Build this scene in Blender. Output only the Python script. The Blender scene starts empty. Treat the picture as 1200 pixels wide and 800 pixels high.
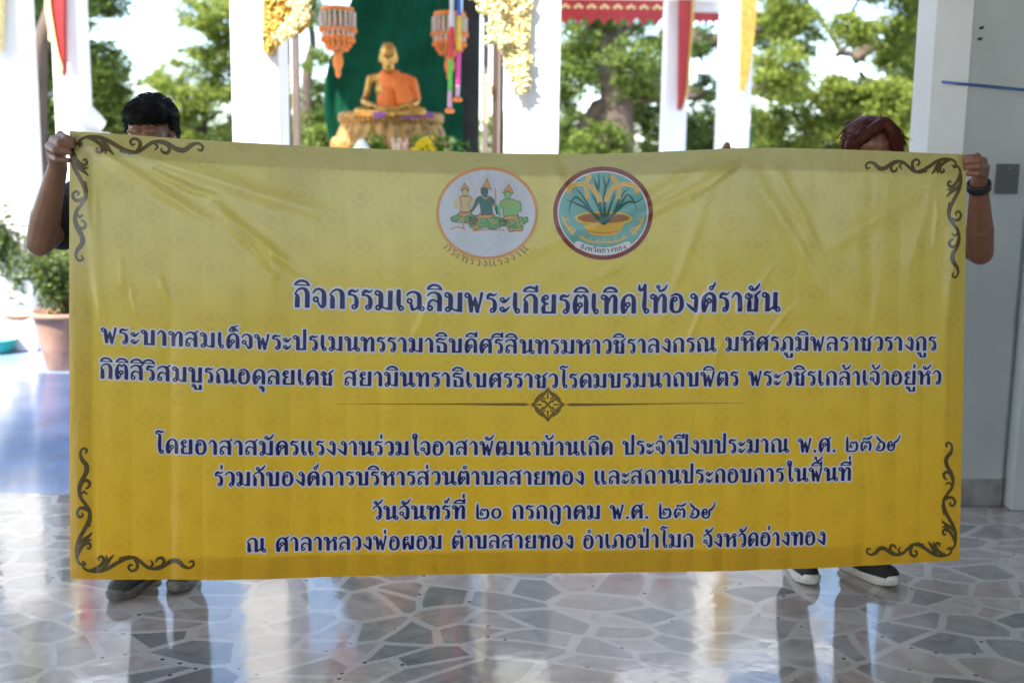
import bpy, bmesh, math, random
import numpy as np
from mathutils import Vector, Matrix
random.seed(7); RNG=np.random.default_rng(7)
SC=bpy.context.scene; COL=SC.collection
# ------------------------------------------------------------------ camera, sky, sun, exposure
F_PX=1267.0; CAM_H=1.48; PITCH=math.radians(8.5); ROLL=math.radians(0.8)
cam=bpy.data.cameras.new('camera'); co=bpy.data.objects.new('camera',cam); COL.objects.link(co)
cam.sensor_fit='HORIZONTAL'; cam.sensor_width=36.0; cam.lens=F_PX/1200*36.0
cam.clip_start=.05; cam.clip_end=3000
def ray(px,py):
    x=(px-600)/F_PX; y=-(py-400)/F_PX
    x,y=x*math.cos(ROLL)-y*math.sin(ROLL), x*math.sin(ROLL)+y*math.cos(ROLL)
    return np.array([x, math.cos(PITCH)+y*math.sin(PITCH), -math.sin(PITCH)+y*math.cos(PITCH)])
def at(px,py,Y):
    d=ray(px,py); return np.array([0,0,CAM_H])+d/d[1]*Y
def fl(px,py,z=0.):
    d=ray(px,py); return np.array([0,0,CAM_H])+d*(z-CAM_H)/d[2]
X_=Vector((math.cos(ROLL), math.sin(ROLL)*math.sin(PITCH), math.sin(ROLL)*math.cos(PITCH)))
Z_=-Vector((0,math.cos(PITCH),-math.sin(PITCH)))
Y_=Z_.cross(X_)
co.matrix_world=Matrix(((X_[0],Y_[0],Z_[0],0),(X_[1],Y_[1],Z_[1],0),(X_[2],Y_[2],Z_[2],CAM_H),(0,0,0,1)))
SC.camera=co
cam.dof.use_dof=True; cam.dof.focus_distance=3.3; cam.dof.aperture_fstop=2.2
SUN=Vector((.52,.52,-.90)).normalized()          # direction the light travels
w=bpy.data.worlds.new('World'); SC.world=w; w.use_nodes=True; nt=w.node_tree
sky=nt.nodes.new('ShaderNodeTexSky'); sky.sky_type='NISHITA'; sky.sun_disc=False
sky.sun_elevation=math.asin(-SUN.z); sky.sun_rotation=math.atan2(-SUN.x,-SUN.y)
sky.air_density=1.0; sky.dust_density=1.2; sky.ozone_density=1.0
nt.links.new(sky.outputs[0],nt.nodes['Background'].inputs[0]); nt.nodes['Background'].inputs[1].default_value=.12
sl=bpy.data.lights.new('sun','SUN'); so=bpy.data.objects.new('sun',sl); COL.objects.link(so)
sl.energy=3.0; sl.angle=math.radians(.53); sl.color=(1,.95,.86)
so.rotation_euler=SUN.to_track_quat('-Z','Y').to_euler(); so.location=(-8,-6,14)
vs=SC.view_settings; vs.view_transform='Standard'; vs.look='None'; vs.gamma=1; vs.use_curve_mapping=False; vs.exposure=2.5
SC.cycles.max_bounces=8; SC.cycles.diffuse_bounces=4; SC.cycles.transparent_max_bounces=8

# ------------------------------------------------------------------ helpers
def nodes(m):
    m.use_nodes=True; return m.node_tree, m.node_tree.nodes['Principled BSDF']
MATS={}
def mat(name,col,rough=.6,var=.18,scale=6.,bump=0.,bscale=40.,metal=0.,coat=0.,trans=0.,spec=.5,stretch=(1,1,1)):
    """procedural surface: base colour broken up by two octaves of noise, optional bump"""
    if name in MATS: return MATS[name]
    m=bpy.data.materials.new(name); t,b=nodes(m); N=t.nodes.new; L=t.links.new
    tc=N('ShaderNodeTexCoord'); mp=N('ShaderNodeMapping'); mp.inputs['Scale'].default_value=stretch; L(tc.outputs['Object'],mp.inputs[0])
    n=N('ShaderNodeTexNoise'); n.inputs['Scale'].default_value=scale; n.inputs['Detail'].default_value=5; L(mp.outputs[0],n.inputs[0])
    r=N('ShaderNodeValToRGB'); c=np.array(col[:3])
    r.color_ramp.elements[0].position=.3; r.color_ramp.elements[1].position=.7
    r.color_ramp.elements[0].color=(*np.clip(c*(1-var),0,1),1); r.color_ramp.elements[1].color=(*np.clip(c*(1+var),0,1),1)
    L(n.outputs[0],r.inputs[0]); L(r.outputs[0],b.inputs['Base Color'])
    b.inputs['Roughness'].default_value=rough; b.inputs['Metallic'].default_value=metal
    b.inputs['Coat Weight'].default_value=coat; b.inputs['Specular IOR Level'].default_value=spec
    if bump:
        n2=N('ShaderNodeTexNoise'); n2.inputs['Scale'].default_value=bscale; n2.inputs['Detail'].default_value=4; L(mp.outputs[0],n2.inputs[0])
        bp=N('ShaderNodeBump'); bp.inputs['Strength'].default_value=bump; bp.inputs['Distance'].default_value=.01
        L(n2.outputs[0],bp.inputs['Height']); L(bp.outputs[0],b.inputs['Normal'])
    if trans:
        tr=N('ShaderNodeBsdfTranslucent'); L(r.outputs[0],tr.inputs[0]); mx=N('ShaderNodeMixShader'); mx.inputs[0].default_value=trans
        L(b.outputs[0],mx.inputs[1]); L(tr.outputs[0],mx.inputs[2]); L(mx.outputs[0],t.nodes['Material Output'].inputs[0])
    MATS[name]=m; return m
def leafmat(name,c0,c1,trans=.45):
    if name in MATS: return MATS[name]
    m=bpy.data.materials.new(name); t,b=nodes(m); N=t.nodes.new; L=t.links.new
    g=N('ShaderNodeNewGeometry'); r=N('ShaderNodeValToRGB'); L(g.outputs['Random Per Island'],r.inputs[0])
    r.color_ramp.elements[0].color=(*c0,1); r.color_ramp.elements[1].color=(*c1,1)
    L(r.outputs[0],b.inputs['Base Color']); b.inputs['Roughness'].default_value=.5; b.inputs['Specular IOR Level'].default_value=.3
    tr=N('ShaderNodeBsdfTranslucent'); L(r.outputs[0],tr.inputs[0]); mx=N('ShaderNodeMixShader'); mx.inputs[0].default_value=trans
    L(b.outputs[0],mx.inputs[1]); L(tr.outputs[0],mx.inputs[2]); L(mx.outputs[0],t.nodes['Material Output'].inputs[0])
    MATS[name]=m; return m
def tag(o,label=None,cat=None,group=None,kind=None):
    if label: o['label']=label
    if cat: o['category']=cat
    if group: o['group']=group
    if kind: o['kind']=kind
    return o
def empty(name,loc,label,cat,group=None):
    o=bpy.data.objects.new(name,None); COL.objects.link(o); o.location=loc; o.empty_display_size=.1
    return tag(o,label,cat,group)
def link(name,me,m,parent=None,smooth=True):
    o=bpy.data.objects.new(name,me); COL.objects.link(o)
    for q in (m if isinstance(m,(list,tuple)) else [m]): me.materials.append(q)
    if smooth: me.polygons.foreach_set('use_smooth',np.ones(len(me.polygons),bool))
    if parent is not None:
        o.parent=parent
        q=parent; off=Vector((0,0,0))
        while q is not None: off+=q.location; q=q.parent
        o.location=-off            # geometry is authored in world space
    return o
class MB:
    def __init__(s): s.v=[]; s.f=[]; s.mi=[]; s.n=0
    def add(s,v,f,mi=0):
        s.v.extend([tuple(map(float,p)) for p in v]); s.f.extend([tuple(int(i)+s.n for i in q) for q in f]); s.mi.extend([mi]*len(f)); s.n+=len(v); return s
    def box(s,lo,hi,mi=0,bev=0.):
        bm=bmesh.new(); bmesh.ops.create_cube(bm,size=1)
        lo=Vector(lo); hi=Vector(hi)
        for v in bm.verts: v.co=Vector([lo[k]+(v.co[k]+.5)*(hi[k]-lo[k]) for k in range(3)])
        if bev: bmesh.ops.bevel(bm,geom=bm.edges[:],offset=bev,segments=2,affect='EDGES',profile=.6)
        bm.verts.index_update(); s.add([v.co[:] for v in bm.verts],[[v.index for v in f.verts] for f in bm.faces],mi); bm.free(); return s
    def tube(s,pts,rad,seg=8,mi=0,cap=True,flat=1.):
        P=[Vector(p) for p in pts]; R=[float(q) for q in rad] if hasattr(rad,'__len__') else [float(rad)]*len(P)
        v=[];f=[]; up=None
        for i,p in enumerate(P):
            d=(P[min(i+1,len(P)-1)]-P[max(i-1,0)]).normalized()
            if up is None: up=Vector((0,0,1)) if abs(d.z)<.9 else Vector((1,0,0))
            a=d.cross(up)
            if a.length<1e-4: a=d.orthogonal()
            a.normalize(); b=a.cross(d).normalized(); up=b
            for k in range(seg):
                t=2*math.pi*k/seg; v.append(p+R[i]*(math.cos(t)*a+math.sin(t)*b*flat))
        for i in range(len(P)-1):
            for k in range(seg): f.append((i*seg+k,i*seg+(k+1)%seg,(i+1)*seg+(k+1)%seg,(i+1)*seg+k))
        if cap: f.append(tuple(range(seg))[::-1]); f.append(tuple(range((len(P)-1)*seg,len(P)*seg)))
        return s.add(v,f,mi)
    def lathe(s,prof,c,seg=24,mi=0,sx=1.,sy=1.,lobes=0,amp=0.):
        v=[];f=[]
        for (r,z) in prof:
            for k in range(seg):
                t=2*math.pi*k/seg; q=r*(1+amp*math.cos(lobes*t)) if lobes else r
                v.append((c[0]+q*math.cos(t)*sx,c[1]+q*math.sin(t)*sy,c[2]+z))
        n=len(prof)
        for i in range(n-1):
            for k in range(seg): f.append((i*seg+k,i*seg+(k+1)%seg,(i+1)*seg+(k+1)%seg,(i+1)*seg+k))
        f.append(tuple(range(seg))[::-1]); f.append(tuple(range((n-1)*seg,n*seg)))
        return s.add(v,f,mi)
    def ball(s,c,r,mi=0,seg=14,rings=9,rot=None):
        r=r if hasattr(r,'__len__') else (r,)*3; v=[];f=[]
        for i in range(1,rings):
            ph=math.pi*i/rings
            for k in range(seg):
                t=2*math.pi*k/seg; p=Vector((r[0]*math.sin(ph)*math.cos(t),r[1]*math.sin(ph)*math.sin(t),r[2]*math.cos(ph)))
                if rot is not None: p=rot@p
                v.append(p+Vector(c))
        top=Vector((0,0,r[2])); bot=-top
        if rot is not None: top=rot@top; bot=rot@bot
        a=len(v); v+= [top+Vector(c),bot+Vector(c)]
        for i in range(rings-2):
            for k in range(seg): f.append((i*seg+k,(i+1)*seg+k,(i+1)*seg+(k+1)%seg,i*seg+(k+1)%seg))
        for k in range(seg):
            f.append((a,k,(k+1)%seg)); f.append((a+1,(rings-2)*seg+(k+1)%seg,(rings-2)*seg+k))
        return s.add(v,f,mi)
    def cap(s,a,b,ra,rb,mi=0,seg=12):
        """tapered capsule (closed) for later voxel union"""
        a=Vector(a); b=Vector(b); d=(b-a); n=max(2,int(d.length/.03)+1); d.normalize()
        P=[];R=[]
        for t in (-.98,-.8,-.5): P.append(a+d*ra*t); R.append(ra*math.sqrt(1-t*t))
        for i in range(n+1): t=i/n; P.append(a.lerp(b,t)); R.append(ra+(rb-ra)*t)
        for t in (.5,.8,.98): P.append(b+d*rb*t); R.append(rb*math.sqrt(1-t*t))
        return s.tube(P,R,seg,mi)
    def prism(s,poly,y0,y1,plane='xz',mi=0):
        """closed outline extruded; poly in two axes, y0..y1 along the third"""
        n=len(poly); mk=(lambda p,h:(p[0],h,p[1])) if plane=='xz' else (lambda p,h:(p[0],p[1],h))
        v=[mk(p,y0) for p in poly]+[mk(p,y1) for p in poly]
        f=[tuple(range(n)),tuple(range(n,2*n))[::-1]]+[(i,i+n,(i+1)%n+n,(i+1)%n) for i in range(n)]
        return s.add(v,f,mi)
    def mesh(s,name='mesh'):
        me=bpy.data.meshes.new(name); me.from_pydata(s.v,[],s.f)
        if any(s.mi): me.polygons.foreach_set('material_index',np.array(s.mi,np.int32))
        bm=bmesh.new(); bm.from_mesh(me); bmesh.ops.recalc_face_normals(bm,faces=bm.faces[:]); bm.to_mesh(me); bm.free()
        me.update(); return me
    def build(s,name,m,parent=None,smooth=True):
        return link(name,s.mesh(name),m,parent,smooth)
def voxel(mb,size,smooth=4,fac=.5):
    """melt overlapping closed shapes into one continuous skin"""
    me=mb.mesh('tmp'); o=bpy.data.objects.new('tmp',me); COL.objects.link(o)
    r=o.modifiers.new('r','REMESH'); r.mode='VOXEL'; r.voxel_size=size; r.use_smooth_shade=True
    if smooth: q=o.modifiers.new('s','SMOOTH'); q.factor=fac; q.iterations=smooth
    dg=bpy.context.evaluated_depsgraph_get(); dg.update()
    out=bpy.data.meshes.new_from_object(o.evaluated_get(dg)); bpy.data.objects.remove(o); bpy.data.meshes.remove(me)
    return out
def smooth_shade_by_angle(o,ang=35):
    me=o.data; bm=bmesh.new(); bm.from_mesh(me)
    for e in bm.edges:
        if len(e.link_faces)==2 and e.calc_face_angle(0)>math.radians(ang): e.smooth=False
    bm.to_mesh(me); bm.free()
def fast_mesh(name,V,Q):
    me=bpy.data.meshes.new(name); me.from_pydata(np.asarray(V,float).tolist(),[],[tuple(q) for q in np.asarray(Q).tolist()]); me.update(); return me
# ------------------------------------------------------------------ ground and floors
def paving_mat():
    m=bpy.data.materials.new('polished crazy paving'); t,b=nodes(m); N=t.nodes.new; L=t.links.new
    tc=N('ShaderNodeTexCoord'); nz=N('ShaderNodeTexNoise'); nz.inputs['Scale'].default_value=1.3; nz.inputs['Detail'].default_value=0
    L(tc.outputs['Object'],nz.inputs[0])
    sub=N('ShaderNodeVectorMath'); sub.operation='MULTIPLY_ADD'; sub.inputs[1].default_value=(.42,.42,0); L(nz.outputs['Color'],sub.inputs[0]); L(tc.outputs['Object'],sub.inputs[2])
    mp=N('ShaderNodeMapping'); mp.inputs['Rotation'].default_value=(0,0,.35); mp.inputs['Scale'].default_value=(.86,1.12,1); L(sub.outputs[0],mp.inputs[0])
    v=N('ShaderNodeTexVoronoi'); v.voronoi_dimensions='2D'; v.feature='DISTANCE_TO_EDGE'; v.inputs['Scale'].default_value=6.0; v.inputs['Randomness'].default_value=1; L(mp.outputs[0],v.inputs['Vector'])
    vc=N('ShaderNodeTexVoronoi'); vc.voronoi_dimensions='2D'; vc.feature='F1'; vc.inputs['Scale'].default_value=6.0; vc.inputs['Randomness'].default_value=1; L(mp.outputs[0],vc.inputs['Vector'])
    ed=N('ShaderNodeMapRange'); ed.inputs[1].default_value=.070; ed.inputs[2].default_value=.086; L(v.outputs['Distance'],ed.inputs[0])
    sep=N('ShaderNodeSeparateColor'); L(vc.outputs['Color'],sep.inputs[0])
    st=N('ShaderNodeValToRGB'); e=st.color_ramp.elements; e[0].color=(.19,.182,.172,1); e[1].color=(.48,.435,.39,1)
    for p,c in ((.2,(.30,.28,.26)),(.5,(.36,.325,.295)),(.75,(.40,.335,.30))):
        q=e.new(p); q.color=(*c,1)
    L(sep.outputs[0],st.inputs[0])
    n2=N('ShaderNodeTexNoise'); n2.inputs['Scale'].default_value=9; n2.inputs['Detail'].default_value=6; n2.inputs['Distortion'].default_value=1.2; L(tc.outputs['Object'],n2.inputs[0])
    mul=N('ShaderNodeMix'); mul.data_type='RGBA'; mul.blend_type='OVERLAY'; mul.inputs[0].default_value=.55; L(st.outputs[0],mul.inputs[6]); L(n2.outputs[0],mul.inputs[7])
    gr=N('ShaderNodeValToRGB'); gr.color_ramp.elements[0].color=(.42,.385,.35,1); gr.color_ramp.elements[1].color=(.60,.555,.505,1)
    n3=N('ShaderNodeTexNoise'); n3.inputs['Scale'].default_value=60; n3.inputs['Detail'].default_value=3; L(tc.outputs['Object'],n3.inputs[0]); L(n3.outputs[0],gr.inputs[0])
    # small dark chips set in the joint
    v2=N('ShaderNodeTexVoronoi'); v2.voronoi_dimensions='2D'; v2.inputs['Scale'].default_value=16; L(tc.outputs['Object'],v2.inputs['Vector'])
    ch=N('ShaderNodeMapRange'); ch.inputs[1].default_value=.13; ch.inputs[2].default_value=.09; L(v2.outputs['Distance'],ch.inputs[0])
    s2=N('ShaderNodeSeparateColor'); L(v2.outputs['Color'],s2.inputs[0]); gt=N('ShaderNodeMath'); gt.operation='GREATER_THAN'; gt.inputs[1].default_value=.8; L(s2.outputs[0],gt.inputs[0])
    mm=N('ShaderNodeMath'); mm.operation='MULTIPLY'; L(ch.outputs[0],mm.inputs[0]); L(gt.outputs[0],mm.inputs[1])
    g2=N('ShaderNodeMix'); g2.data_type='RGBA'; L(mm.outputs[0],g2.inputs[0]); L(gr.outputs[0],g2.inputs[6]); g2.inputs[7].default_value=(.07,.065,.06,1)
    fin=N('ShaderNodeMix'); fin.data_type='RGBA'; L(ed.outputs[0],fin.inputs[0]); L(g2.outputs[2],fin.inputs[6]); L(mul.outputs[2],fin.inputs[7])
    L(fin.outputs[2],b.inputs['Base Color'])
    rr=N('ShaderNodeMapRange'); rr.inputs[1].default_value=.3; rr.inputs[2].default_value=.75; rr.inputs[3].default_value=.045; rr.inputs[4].default_value=.13
    n4=N('ShaderNodeTexNoise'); n4.inputs['Scale'].default_value=3.5; n4.inputs['Detail'].default_value=5; L(tc.outputs['Object'],n4.inputs[0]); L(n4.outputs[0],rr.inputs[0]); L(rr.outputs[0],b.inputs['Roughness'])
    b.inputs['IOR'].default_value=1.72
    n5=N('ShaderNodeTexNoise'); n5.inputs['Scale'].default_value=7; n5.inputs['Detail'].default_value=3; L(tc.outputs['Object'],n5.inputs[0])
    bp=N('ShaderNodeBump'); bp.inputs['Strength'].default_value=.06; bp.inputs['Distance'].default_value=.02; L(n5.outputs[0],bp.inputs['Height']); L(bp.outputs[0],b.inputs['Normal'])
    return m
def tile_mat():
    m=bpy.data.materials.new('blue grey floor tile'); t,b=nodes(m); N=t.nodes.new; L=t.links.new
    tc=N('ShaderNodeTexCoord'); br=N('ShaderNodeTexBrick'); br.offset=0; br.inputs['Scale'].default_value=1
    br.inputs['Brick Width'].default_value=.4; br.inputs['Row Height'].default_value=.4; br.inputs['Mortar Size'].default_value=.006
    br.inputs['Color1'].default_value=(.22,.32,.56,1); br.inputs['Color2'].default_value=(.26,.35,.57,1); br.inputs['Mortar'].default_value=(.34,.32,.30,1)
    L(tc.outputs['Object'],br.inputs[0])
    n=N('ShaderNodeTexNoise'); n.inputs['Scale'].default_value=3; n.inputs['Detail'].default_value=6; L(tc.outputs['Object'],n.inputs[0])
    mx=N('ShaderNodeMix'); mx.data_type='RGBA'; mx.blend_type='OVERLAY'; mx.inputs[0].default_value=.4; L(br.outputs[0],mx.inputs[6]); L(n.outputs[0],mx.inputs[7]); L(mx.outputs[2],b.inputs['Base Color'])
    b.inputs['Roughness'].default_value=.13
    bp=N('ShaderNodeBump'); bp.inputs['Strength'].default_value=.08; bp.inputs['Distance'].default_value=.02; L(n.outputs[0],bp.inputs['Height']); L(bp.outputs[0],b.inputs['Normal'])
    return m
def sheet(name,x0,x1,y0,y1,z,m):
    o=MB().add([(x0,y0,z),(x1,y0,z),(x1,y1,z),(x0,y1,z)],[(0,1,2,3)]).build(name,m,smooth=False); o['kind']='structure'; return o
M_conc=mat('courtyard concrete',(.46,.44,.41),.75,.15,1.5,.2,60)
M_grass=mat('dry grass ground',(.10,.13,.045),.9,.4,.6,.4,12)
sheet('ground',-400,400,-400,1500,-.02,M_grass)
sheet('courtyard',-30,30,-40,22,-.008,M_conc)
YT=4.89
sheet('tile_floor',-14,14,YT+.006,10.0,-.002,tile_mat())
sheet('pavilion_floor',-14,14,-8,YT,0.0,paving_mat())
# ------------------------------------------------------------------ the pavilion that shades the foreground
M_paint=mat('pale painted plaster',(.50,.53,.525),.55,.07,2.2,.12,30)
M_side=mat('plaster tinted as lit',(.55,.535,.505),.6,.06,3,.1,30)
M_soc=mat('stained socle plaster',(.30,.29,.28),.8,.35,9,.4,30)
M_ceil=mat('white ceiling board',(.70,.69,.66),.7,.05,1.5)
pav=empty('pavilion',(2.1,4.9,0),'open pavilion with a pale grey chamfered pillar and wall at the right edge','pavilion')
mb=MB()
mb.box((-16,-7.5,4.0),(9.5,5.3,4.14)); mb.box((-16,5.3,4.0),(-4.6,5.6,4.14))  # left-hand roof extension added to move the floor shadow edge
for x in (-12,-7.5,-3,1.5,6): mb.box((x-.1,-7.4,3.78),(x+.1,5.1,3.998))
mb.build('roof',M_ceil,pav,False)
# chamfered pillar: front face, 45 degree chamfer, lit side face
pl=at(1091,182,4.9)[0]; pillar=MB()
xa=1.868; poly=[(xa,5.20),(xa+.018,5.02),(xa+.135,4.905),(xa+.425,4.905),(xa+.54,5.02),(xa+.54,5.20),(xa+.425,5.315),(xa+.135,5.315)]
pillar.prism(poly,.13,4.0,'xy')
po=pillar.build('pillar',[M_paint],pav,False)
cx=sum(p[0] for p in poly)/8; cy=sum(p[1] for p in poly)/8
b=MB(); q=[(cx+(x-cx)*1.03,cy+(y-cy)*1.03) for x,y in poly]; b.prism(q,0.001,.13,'xy'); b.build('socle',M_soc,po,False)
# left facets in a lighter, warmer colour that stands in for daylight on them
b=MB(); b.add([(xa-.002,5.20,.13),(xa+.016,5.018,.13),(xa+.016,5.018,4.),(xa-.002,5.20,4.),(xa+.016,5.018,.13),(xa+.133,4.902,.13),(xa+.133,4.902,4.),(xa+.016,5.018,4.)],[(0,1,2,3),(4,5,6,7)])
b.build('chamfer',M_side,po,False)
wl=MB(); wl.box((2.318,4.83,.002),(9.0,4.95,4.0),bev=.004); wl.build('wall',mat('cool white wall paint',(.60,.63,.65),.5,.06,1.8,.1,25),pav,False)
# far pillars and right hand wall of the pavilion (they darken the light on the right)
for (x,y) in ((-7.5,-4.5),(-7.5,1.2),(6.6,-4.5),(6.6,1.0)):
    b=MB(); b.box((x-.2,y-.2,.002),(x+.2,y+.2,4.0),bev=.05); b.build('pillar',M_paint,pav,False)
rw=MB(); rw.box((4.6,-3.0,.002),(4.75,4.8,4.0)); rw.build('wall',M_paint,pav,False)
rw=MB(); rw.box((-5.2,-7.4,.002),(9.4,-7.2,2.7)); rw.build('wall',mat('added dimming wall paint',(.55,.55,.53),.7,.1,2),pav,False)  # unseen back wall, added to dim the reflections in the banner
# blue cord round the pillar, switch plate
c=MB(); pts=[at(1096,94.5,5.22),at(1096,95,5.10),at(1104,96,4.99),at(1120,98,4.885),at(1145,100,4.88),at(1180,103.5,4.87),at(1205,106,4.80),at(1290,112,4.79)]
c.tube(pts,.0062,8); tag(c.build('cord',mat('blue nylon cord',(.03,.09,.28),.5,.2,80)),'thin blue cord stretched across the grey pillar','cord')
a=at(1168,192,4.9); bb=at(1190,227,4.9)
p=empty('junction_box',(a[0],4.9,bb[2]),'small dark grey box cover fixed on the pale pillar','box cover')
b=MB(); b.box((a[0],4.878,bb[2]),(bb[0],4.905,a[2]),bev=.003); b.build('cover',mat('dark grey plastic',(.10,.10,.105),.5,.15,30),p,False)
for z in (bb[2]+.02,a[2]-.02):
    b=MB(); b.ball(((a[0]+bb[0])/2,4.877,z),(.005,.003,.005)); b.build('screw',mat('dull steel',(.3,.3,.3),.4,.1,50,metal=.8),p)
for k,(px,py) in enumerate(((1150,33),(1148,46))):
    a=at(px,py,4.9); b=MB(); b.tube([(a[0],4.91,a[2]),(a[0],4.885,a[2])],.006,8); b.tube([(a[0],4.887,a[2]),(a[0]-.015,4.883,a[2]-.002)],.004,6)
    tag(b.build('nail',mat('rusty iron',(.06,.035,.025),.7,.3,60)),'rusty iron nail in the pillar above the blue cord, '+('upper one' if k==0 else 'lower one'),'nail','nails in the pillar')

# ------------------------------------------------------------------ shrine
M_white=mat('white lime plaster',(.80,.79,.77),.6,.03,2,.06,20)
M_gold=mat('gilded stucco',(.50,.30,.06),.35,.25,25,.5,60,metal=.55)
M_goldpale=mat('pale gilt relief',(.80,.66,.30),.4,.2,30,.5,60,metal=.25)
M_red=mat('red lacquer',(.36,.014,.014),.45,.15,8)
M_wood=mat('brown door timber',(.065,.036,.026),.5,.25,10,.2,40,stretch=(1,1,.1))
M_mauve=mat('mauve grey frame paint',(.15,.115,.105),.5,.1,8)
M_dark=mat('dark lacquered timber',(.03,.026,.024),.5,.3,6)
shr=empty('shrine',(0,9.6,0),'white pillared shrine hall with gilt brackets and red eaves behind banner','shrine')
def pillar_part(x0,x1,Y,depth=None,z0=0.0,z1=4.0,parent=shr,taper=.0,name='column',m=None):
    """square column whose front face spans image columns x0..x1 at y=100"""
    a=at(x0,100,Y)[0]; c=at(x1,100,Y)[0]; d=depth or (c-a)
    b=MB(); b.box((a,Y,z0),(c,Y+d,z1),bev=.012); b.box((a-.04,Y-.04,z0),(c+.04,Y+d+.04,z0+.28),bev=.02)
    return b.build(name,m or M_white,parent,False)
def kanok(parent,px,Y,th,name='bracket',m=None,smooth=True):
    """outline given in photo pixels at distance Y, built th thick"""
    P=[at(x,y,Y) for x,y in px]; b=MB(); b.prism([(p[0],p[2]) for p in P],Y-th/2,Y+th/2)
    return b.build(name,m or M_gold,parent,False)
def flames(parent,spine,Y,r,m,name='gilt_leaf',n=40,seed=1,depth=.025):
    """relief of overlapping curled leaves around a spine of photo pixels"""
    rg=random.Random(seed); b=MB()
    for k in range(n):
        i=rg.random()*(len(spine)-1.001); j=int(i); f=i-j
        x=spine[j][0]*(1-f)+spine[j+1][0]*f; y=spine[j][1]*(1-f)+spine[j+1][1]*f; w_=spine[j][2]*(1-f)+spine[j+1][2]*f
        x+=rg.uniform(-w_,w_); y+=rg.uniform(-6,6)
        p=Vector(at(x,y,Y-depth*rg.random()))
        a=rg.uniform(-1.2,1.2)+ (math.pi if rg.random()<.25 else 0); L=r*rg.uniform(.7,1.5)
        d=Vector((math.sin(a),-.25,math.cos(a))); s=Vector((math.cos(a),0,-math.sin(a)))*rg.choice((-1,1))
        pts=[p,p+d*L*.4+s*L*.16,p+d*L*.8+s*L*.1,p+d*L*1.05-s*L*.18,p+d*L*.95-s*L*.34]
        b.tube(pts,[L*.22,L*.27,L*.2,L*.1,L*.03],7)
    return b.build(name,m,parent)
YC=7.0
c2=pillar_part(271,327,YC,.31); c3=pillar_part(591,656,6.75,.34)
# c2 is a cross-shaped pier: a second narrow face steps back at its right
flames(c2,[(318,55,3),(322,35,6),(326,15,9),(330,-10,12),(335,-40,16)],YC-.02,.036,M_gold,seed=3,n=300)
flames(c2,[(328,44,4),(342,34,6),(354,20,5),(350,2,8),(352,-30,10)],YC-.06,.033,M_goldpale,seed=4,n=300)
kanok(c2,[(309,0),(309,60),(318,66),(323,58),(330,50),(338,44),(352,40),(362,30),(366,14),(360,12),(352,26),(345,20),(346,-50),(309,-60)],YC-.02,.03,'bracket_back',M_gold)
flames(c3,[(612,100,3),(608,78,8),(600,55,14),(598,30,18),(600,0,20),(602,-40,22)],6.75-.02,.037,M_goldpale,seed=5,n=620)
flames(c3,[(595,52,5),(582,45,6),(574,32,4)],6.75-.05,.045,M_goldpale,seed=6,n=60)
flames(c3,[(590,14,5),(574,9,6),(562,0,6),(556,-14,8)],6.75-.05,.045,M_goldpale,seed=8,n=90)
kanok(c3,[(616,98),(620,84),(622,30),(624,-60),(585,-60),(560,-10),(572,12),(586,14),(580,28),(575,26),(576,40),(584,52),(596,62),(606,80),(610,96)],6.75-.017,.03,'bracket_back',M_goldpale)
c5=pillar_part(846,881,11.0,.3); c4=pillar_part(779,806,13.2,.3)
kanok(c5,[(866,106),(871,108),(876,92),(881,60),(885,20),(888,-40),(866,-40),(868,0),(867,50)],10.9,.10,'bracket',M_gold)
kanok(c4,[(794,130),(797,128),(804,105),(806,70),(809,30),(811,-30),(796,-30),(795,50)],13.08,.12,'bracket',M_red)
kanok(c4,[(797.5,131),(800.5,124),(806.5,105),(808.5,70),(812,30),(814,-30),(811,-30),(808.6,30),(805.6,70),(803.6,105)],13.06,.12,'bracket_edge',M_gold)
b=MB(); a=at(791,190,12.9); t=at(791,157,12.9); hw=at(801,190,12.9)[0]-a[0]
b.add([(a[0]-hw,12.9-hw,a[2]-.9),(a[0]+hw,12.9-hw,a[2]-.9),(a[0]+hw,12.9+hw,a[2]-.9),(a[0]-hw,12.9+hw,a[2]-.9),(a[0]-hw,12.9-hw,a[2]),(a[0]+hw,12.9-hw,a[2]),(a[0]+hw,12.9+hw,a[2]),(a[0]-hw,12.9+hw,a[2]),(a[0],12.9,t[2])],
      [(3,2,1,0),(0,1,5,4),(1,2,6,5),(2,3,7,6),(3,0,4,7),(4,5,8),(5,6,8),(6,7,8),(7,4,8)])
b.build('finial',M_white,shr,False)
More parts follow.
